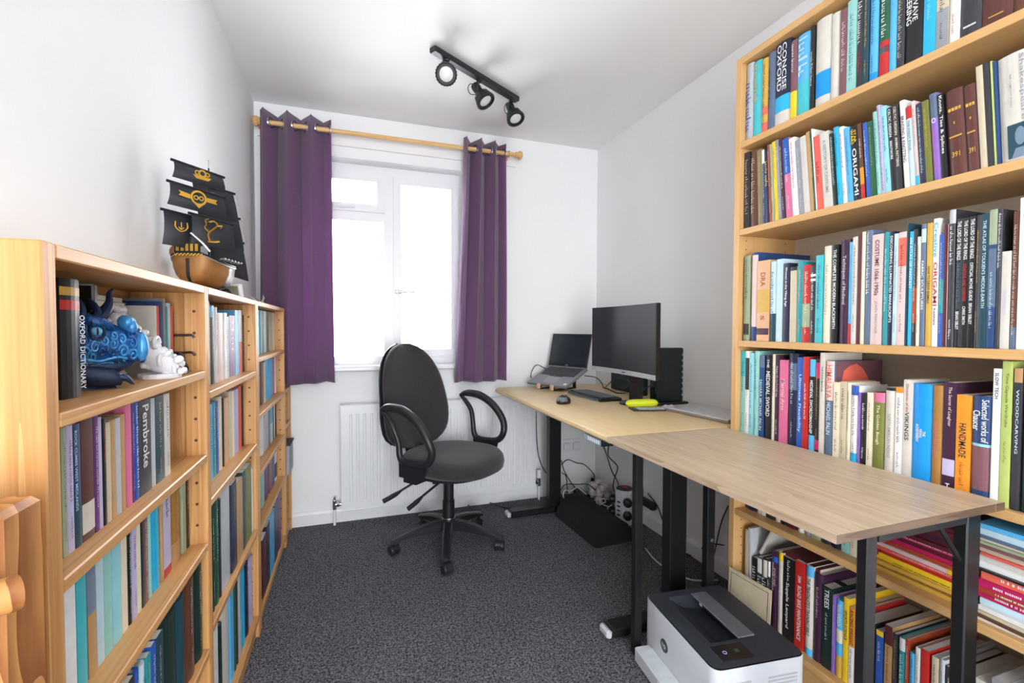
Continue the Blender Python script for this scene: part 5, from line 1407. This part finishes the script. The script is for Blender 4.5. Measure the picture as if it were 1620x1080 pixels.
    def disc(fn, s, f, r, name, par, ring=None, squash=1):
        c = Vector(fn(s, f)); m = MB(); n = 20
        P = lambda k, q: (c.x+q*math.cos(2*PI*k/n), c.y-.0012, c.z+q*squash*math.sin(2*PI*k/n))
        if ring: m.add([P(k, r) for k in range(n)]+[P(k, ring) for k in range(n)], [(k, (k+1) % n, n+(k+1) % n, n+k) for k in range(n)])
        else: m.add([P(k, r) for k in range(n)], [tuple(range(n))])
        return m, c
    def put(m, par): m.build('emblem', GD, par, local=True)
    # round crest with banner (middle sail)
    m, c = disc(f2, .46, .42, .019, '', a2, .014)
    for sgn in (-1, 1):
        x = c.x+sgn*.019; m.add([(x, c.y-.0012, c.z+.005), (x+sgn*.026, c.y-.0008, c.z+.007-sgn*.003), (x+sgn*.021, c.y-.0008, c.z+.001-sgn*.003), (x+sgn*.026, c.y-.0008, c.z-.005-sgn*.003), (x, c.y-.0012, c.z-.006)], [(0, 1, 2, 3, 4)])
    for q in (-.006, .006): 
        m2, _ = disc(lambda s, f: (c.x+q, c.y, c.z), 0, 0, .006, '', a2, .0035); m.add(m2.v, m2.f)
    m.add([(c.x-.010, c.y-.0014, c.z-.016), (c.x+.010, c.y-.0014, c.z-.016), (c.x, c.y-.0014, c.z-.026)], [(0, 1, 2)]); put(m, a2)
    # small crest with scrolls (top sail)
    c = Vector(f1(.5, .42)); m = MB(); m.add([(c.x-.022, c.y-.001, c.z-.002), (c.x+.022, c.y-.001, c.z-.004), (c.x+.014, c.y-.001, c.z-.012), (c.x-.014, c.y-.001, c.z-.011)], [(0, 1, 2, 3)])
    for q, rr_ in ((-.012, .006), (0, .010), (.012, .006)):
        m2, _ = disc(lambda s, f: (c.x+q, c.y, c.z+.004), 0, 0, rr_, '', a1, rr_*.55); m.add(m2.v, m2.f)
    put(m, a1)
    # rampant beast-like gold shape (main sail): generic curling plume
    c = Vector(f3(.42, .45)); m = MB()
    for pts, rr_ in (([(-.006, -.028), (-.010, -.010), (.002, .004), (.012, .016), (.004, .026), (-.008, .022)], .005), ([(.010, .014), (.024, .018), (.018, .008)], .003), ([(-.008, -.004), (-.018, .006), (-.014, .014)], .003), ([(-.012, -.028), (.004, -.027), (.016, -.024)], .004), ([(-.014, .016), (-.016, .026), (-.008, .030)], .0025)):
        m.tube([(c.x+u, c.y-.0005, c.z+v) for u, v in pts], rr_, n=6, flat=.4)
    m.build('emblem', GD, a3, local=True, smooth=True)
    # shield with an anchor (small left sail)
    c = Vector(f4(.5, .38)); m = MB(); m.tube([(c.x-.013, c.y-.001, c.z+.010), (c.x-.013, c.y-.001, c.z-.004), (c.x, c.y-.001, c.z-.014), (c.x+.013, c.y-.001, c.z-.004), (c.x+.013, c.y-.001, c.z+.010)], .0018, n=5)
    m.tube([(c.x, c.y-.001, c.z+.009), (c.x, c.y-.001, c.z-.008)], .0013, n=5, sm=1); m.tube([(c.x-.006, c.y-.001, c.z-.003), (c.x, c.y-.001, c.z-.009), (c.x+.006, c.y-.001, c.z-.003)], .0013, n=5); m.build('emblem', GD, a4, local=True)
    # banner on the rear top sail
    c = Vector(g1(.35, .3)); m = MB(); m.add([(c.x-.012, c.y-.001, c.z+.006), (c.x+.012, c.y-.001, c.z+.004), (c.x+.008, c.y-.001, c.z-.002), (c.x+.012, c.y-.001, c.z-.008), (c.x-.012, c.y-.001, c.z-.006), (c.x-.008, c.y-.001, c.z)], [(0, 1, 2, 3, 4, 5)]); put(m, b1)
    rg = MB()
    for p, q in (((.098, .038, .30), (.116, .034, .23)), ((.112, .036, .228), (.124, .03, .158)), ((-.012, -.05, .318), (.042, .045, .30)), ((.042, .045, .32), MH @ Vector((0, .155, .15)))): rg.cyl(p, q, .0006, n=4)
    rg.build('rigging', SV, **L)
    bm2 = MB(); bm2.tube([(-.07, -.075, .148), (-.045, -.08, .125), (-.03, -.085, .105)], .003, n=6); bm2.build('boom', SV, **L)
ship()
# digital clock and silver ornament
t = thing('digital_clock', 'small white digital clock with dark side on the middle pine bookcase', 'clock', (-.375, 1.79, 1.2258), math.radians(-22))
Mk = Matrix.Rotation(.22, 4, 'X')
MB().rbox(-.030, -.006, .001, .030, .010, .048, .003, M=Mk).build('case', WHITE, t, local=True); MB().box(-.022, -.0068, .010, .022, -.0062, .042, M=Mk).build('display', mat('lcd', (150, 160, 140), .2), t, local=True)
MB().rbox(-.036, -.005, .001, -.0302, .022, .048, .002, M=Mk).build('side', BLK, t, local=True)
t = thing('silver_ornament', 'tiny silver winged ornament on the third pine bookcase by the curtain', 'ornament', (-.36, 2.16, 1.2258)); m = MB()
m.tube([(-.035, 0, .03), (-.015, 0, .012), (.0, 0, .004), (.015, 0, .008)], .003, n=6, rad=[.001, .004, .004, .003]); m.tube([(.005, .0, .005), (.014, .004, .02), (.012, .004, .036)], .003, n=6, rad=[.004, .004, .001]); m.tube([(.0, .0, .005), (-.008, -.01, .016), (-.02, -.02, .03)], .003, n=6, rad=[.004, .003, .001]); m.ball((0, 0, .006), (.012, .010, .006))
m.build('body', CHROME, t, local=True, smooth=True)
# ================================================================== DRAGON BUST and WHITE FIGURINE
def dragon():
    z0 = LS1[0]+.0003
    t = thing('dragon_bust', 'blue scroll-carved dragon head bust on the upper shelf beside the black dictionary', 'sculpture', (-.402, .958, z0), math.radians(-52)); t.scale = (.84, .62, .95)
    BM = mat('dragon_blue', (24, 84, 150), .28, .25, noise=.45, scale=70, bump=.8, bscale=110, coat=.3); BD = mat('dragon_dark', (24, 44, 74), .35, .2, noise=.3, scale=60); BL = mat('dragon_light', (70, 150, 210), .3, .3, noise=.2, scale=60)
    L = dict(parent=t, local=True)
    # head: sections along local y (towards the far end), x out of the shelf
    def el(y, cx, cz, rx, rz, n=18): return [(cx+rx*math.cos(2*PI*k/n), y, cz+rz*math.sin(2*PI*k/n)*(1 if math.sin(2*PI*k/n) > 0 else .9)) for k in range(n)]
    h = MB(); h.loft([el(-.082, -.01, .075, .020, .040), el(-.07, -.005, .078, .040, .056), el(-.04, .0, .080, .046, .056), (el(-.01, .0, .080, .045, .050)), el(.02, .0, .076, .041, .042), el(.05, .0, .071, .037, .036), el(.075, .0, .072, .036, .036), el(.09, .0, .074, .031, .032), el(.097, .0, .074, .018, .020)])
    h.build('head', BM, smooth=True, angle=80, **L)
    jw = MB(); jw.loft([el(-.07, -.005, .034, .034, .026), el(-.03, .0, .034, .038, .024), (el(.02, .0, .036, .034, .018)), el(.06, .0, .042, .028, .012), el(.082, 0, .048, .016, .008)]); jw.build('jaw', BD, smooth=True, angle=80, **L)
    # brow ridge, nose bumps, eye
    br = MB(); br.tube([(.026, -.07, .124), (.034, -.045, .122), (.040, -.02, .117), (.036, .008, .112), (.030, .026, .102)], .010, n=10, rad=[.006, .009, .010, .008, .003]); br.build('brow', BM, smooth=True, **L)
    ey = MB(); ey.ball((.040, -.016, .100), (.008, .014, .008)); eo = ey.build('eye', mat('dragon_eye', (120, 190, 230), .1, noise=.2), smooth=True, **L)
    pu = MB(); pu.ball((.0475, -.016, .100), (.0015, .0026, .0068)); pu.build('pupil', BLK, eo, local=True)
    ld = MB(); ld.torus((.042, -.016, .100), (1, 0, .25), .0145, .0042, 20, 8); ld.build('eyelid', BD, smooth=True, **L)
    nb = MB(); nb.ball((.010, .058, .116), (.022, .018, .014)); nb.ball((.016, .066, .108), (.018, .016, .014)); nb.ball((.03, .085, .072), (.014, .016, .026)); nb.build('snout_bumps', BL, smooth=True, **L)
    # horns and ears
    for pts, rad in (([(.012, -.005, .118), (.016, .012, .135), (.014, .022, .150), (.010, .024, .166), (.010, .033, .176)], [.014, .012, .009, .006, .001]), ([(.03, -.055, .118), (.036, -.045, .135), (.034, -.05, .150), (.03, -.058, .160)], [.014, .012, .007, .001]), ([(.028, -.02, .120), (.034, -.012, .132), (.032, -.018, .146), (.03, -.026, .155)], [.012, .010, .006, .001])):
        MB().tube(pts, .01, n=8, rad=rad).build('horn', BD, smooth=True, **L)
    # raised scrolls over the cheek
    def spiral(cx, cy_, cz, r, turns, w, sgn=1):
        pts = []
        for k in range(int(turns*10)+1):
            a = k/10*2*PI*sgn; rr = r*(1-k/(turns*10)*.82)
            pts.append((cx-(.45*rr*rr/.02), cy_+rr*math.cos(a), cz+rr*math.sin(a)))
        return pts
    SEC = [(-.082, -.01, .075, .020, .040), (-.07, -.005, .078, .040, .056), (-.04, .0, .080, .046, .056), (-.01, .0, .080, .045, .050), (.02, .0, .076, .041, .042), (.05, .0, .071, .037, .036), (.075, .0, .072, .036, .036), (.09, .0, .074, .031, .032)]
    def surf(y, z):
        for a, b in zip(SEC[:-1], SEC[1:]):
            if a[0] <= y <= b[0]:
                f = (y-a[0])/(b[0]-a[0]); cx_, cz_, rx_, rz_ = [a[i]+(b[i]-a[i])*f for i in (1, 2, 3, 4)]
                return cx_+rx_*math.sqrt(max(.04, 1-((z-cz_)/rz_)**2))
        return .02
    rs = random.Random(4); grid = []
    for y in [-.066+.0215*k for k in range(8)]:
        for z in [.046+.021*k for k in range(5)]:
            yy = y+rs.uniform(-.004, .004); zz = z+rs.uniform(-.004, .004)+.008*(int(round(y*50)) % 2)
            if (yy+.016)**2+(zz-.100)**2 < .021**2 or surf(yy, zz) < .014: continue
            r = rs.uniform(.0075, .0115); sg = rs.choice((-1, 1)); a0 = rs.uniform(0, 6)
            pts = [(surf(yy+rr*math.cos(a), zz+rr*math.sin(a))+.0008, yy+rr*math.cos(a), zz+rr*math.sin(a)) for rr, a in [(r*(1.15-.95*k/14), a0+sg*k*.62) for k in range(15)]]
            MB().tube(pts, .0024, n=6, sm=1, rad=[.0026-.0008*k/14 for k in range(15)]).build('scroll', BL if rs.random() < .4 else BM, smooth=True, **L)
    for k in range(4):
        MB().tube([(surf(-.07+.02*q, .052-k*.004+.003*math.sin(q*1.6+k))+.001, -.07+.02*q, .052-k*.004+.003*math.sin(q*1.6+k)) for q in range(7)], .0026, n=6).build('scale_ridge', BD if k % 2 else BL, smooth=True, **L)
    # forepaws with claws
    for (x, yb, z) in ((.030, .015, .016), (.012, .022, .014)):
        p = MB(); p.tube([(x-.01, yb-.07, .03), (x, yb-.035, .024), (x+.006, yb, .020), (x+.008, yb+.02, .014)], .015, n=10, rad=[.020, .018, .016, .010]); po = p.build('paw', BD, smooth=True, **L)
        for q in (-.009, 0, .009): MB().tube([(x+.008+q*.6, yb+.012, .018+q*.2), (x+.009+q*.8, yb+.03, .016), (x+.009+q*.8, yb+.044, .006)], .005, n=7, rad=[.006, .0055, .0015]).build('claw', BD, po, local=True, smooth=True)
    MB().loft([[(-.035, -.085, 0), (.030, -.085, 0), (.026, .03, 0), (-.035, .03, 0)], [(-.03, -.08, .026), (.026, -.08, .026), (.02, .02, .016), (-.03, .02, .016)]]).build('base', BD, **L)
dragon()
t = thing('white_figurine', 'white curling wave-like ceramic figurine in front of the notebooks', 'figurine', (-.376, 1.112, LS1[0]+.0003))
CE = mat('white_ceramic', (236, 234, 236), .3, noise=.02); m = MB(); r = random.Random(12)
path = [(-.052, -.030, .128), (-.050, -.022, .114), (-.040, -.014, .094), (-.026, -.006, .072), (-.008, .002, .050), (.010, .008, .030), (.032, .016, .013)]
m.tube(path, .02, n=10, rad=[.010, .014, .019, .022, .024, .022, .011])
for i, p in enumerate(path):
    for k in range(14):
        a = r.uniform(0, 2*PI); q = (.013+.012*min(i, 3)/3)
        m.ball((p[0]+q*.7*math.cos(a), p[1]+r.uniform(-.012, .012), max(.012, p[2]+q*math.sin(a))), r.uniform(.005, .010), 9, 6)
m.build('wave_body', CE, t, local=True, smooth=True, angle=80)
for (x_, y, z, s) in ((.012, -.012, .035, 1), (.03, .01, .018, -1), (.004, -.012, .07, 1), (.02, .018, .045, -1)):
    MB().tube([(x_+.006-.006*k/16, y+(.014-.011*k/16)*math.cos(s*k*.6), z+(.014-.011*k/16)*math.sin(s*k*.6)) for k in range(16)], .004, n=7, sm=1).build('curl', CE, t, local=True, smooth=True)
for k in range(6): MB().tube([(-.004+.007*k, .012+.006*k, .02), (.0+.007*k, .016+.006*k, .046-.004*k), (.002+.007*k, .022+.006*k, .062-.008*k)], .006, n=8, rad=[.008, .0065, .002]).build('crest', CE, t, local=True, smooth=True)
MB().loft([[(.036*math.cos(a)+.008, .008+.036*math.sin(a), z) for a in [2*PI*k/18 for k in range(18)]] for z in (0, .009)]).build('base', CE, t, local=True)
# black peg rack, small dark figurine
t = thing('peg_rack', 'slim dark rack with two bent metal pegs beside the notebooks', 'rack', (-.40, 1.2625, LS1[0]+.0003))
MB().rbox(-.430, 1.2585, LS1[0]+.0003, -.388, 1.2665, 1.165, .002).build('upright', BLKM, t)
PEG = mat('peg_steel', (110, 104, 98), .35, .9)
for z in (1.110, 1.070): MB().tube([(-.389, 1.2625, z), (-.368, 1.2625, z), (-.352, 1.2625, z), (-.347, 1.2625, z-.006)], .0028, n=8).build('peg', PEG, t, smooth=True)
t = thing('dark_figurine', 'tiny dark metal figurine on the shelf end below the pegs', 'figurine', (-.362, 1.212, LS1[0]+.0003)); m = MB()
m.rbox(-.016, -.022, 0, .016, .022, .004, .001)
for p, q in (((0, -.006, .014), .011), ((.002, .004, .026), .009), ((0, -.002, .040), .007), ((.004, .012, .014), .008)): m.ball(p, q, 8, 6)
m.tube([(0, .004, .026), (.008, .014, .018), (.010, .018, .006)], .003, n=6); m.tube([(0, -.004, .028), (.006, -.012, .022), (.006, -.016, .01)], .003, n=6)
m.build('figure', mat('dark_bronze', (44, 40, 40), .35, .6, noise=.3), t, local=True, smooth=True)
# contents of the short corner bookcase
t = thing('storage_box', 'grey cardboard storage box on the short corner bookcase', 'box', (-.395, 2.725, LS4[1])); zb = LS4[1]+.0003
MB().box(-.46, 2.66, zb, -.315, 2.815, zb+.15).build('box', mat('grey_card', (158, 160, 172), .6), t)
MB().box(-.464, 2.656, zb+.1503, -.309, 2.819, zb+.158).build('lid', mat('dark_card', (58, 54, 54), .6), t)
t = thing('box_file', 'white box file standing on the bottom of the short corner bookcase', 'box file', (-.395, 2.71, LS4[2])); zb = LS4[2]+.0003
MB().rbox(-.46, 2.68, zb, -.34, 2.74, zb+.25, .002).build('case', mat('file_white', (222, 224, 232), .5), t); MB().box(-.3398, 2.69, zb+.14, -.3388, 2.73, zb+.2).build('spine_label', PAPER, t)
t = thing('box_file', 'beige box file beside the white one in the short corner bookcase', 'box file', (-.395, 2.77, LS4[2]))
MB().rbox(-.46, 2.742, zb, -.345, 2.79, zb+.24, .002).build('case', cmat('beige'), t)
book_at('slim tan book on the upper shelf of short corner bookcase', None, (-.36, 2.675, LS4[0]+.0003), PI, .018, .14, .10, 'tan', 0, False, None, (), 0)
# loose books lying on top of the bottom shelf row
t = book_at('dark red book lying flat on top of the bottom shelf row', None, (1.362, 1.165, .3745), 0, .018, .13, .17, 'maroon', PI/2, True, None, (), 0)
t = book_at('pale booklet leaning on the dark red book, bottom shelf', None, (1.37, 1.262, .329), 0, .010, .12, .14, 'stone', .45, False, None, (), 0)
tg = tag(MB().rbox(1.40, .985, .3425, 1.42, 1.035, .3535, .003).build('eyeglass_pouch', BLK), 'small black pouch lying across the book tops, bottom shelf', 'pouch')
flush_texts()
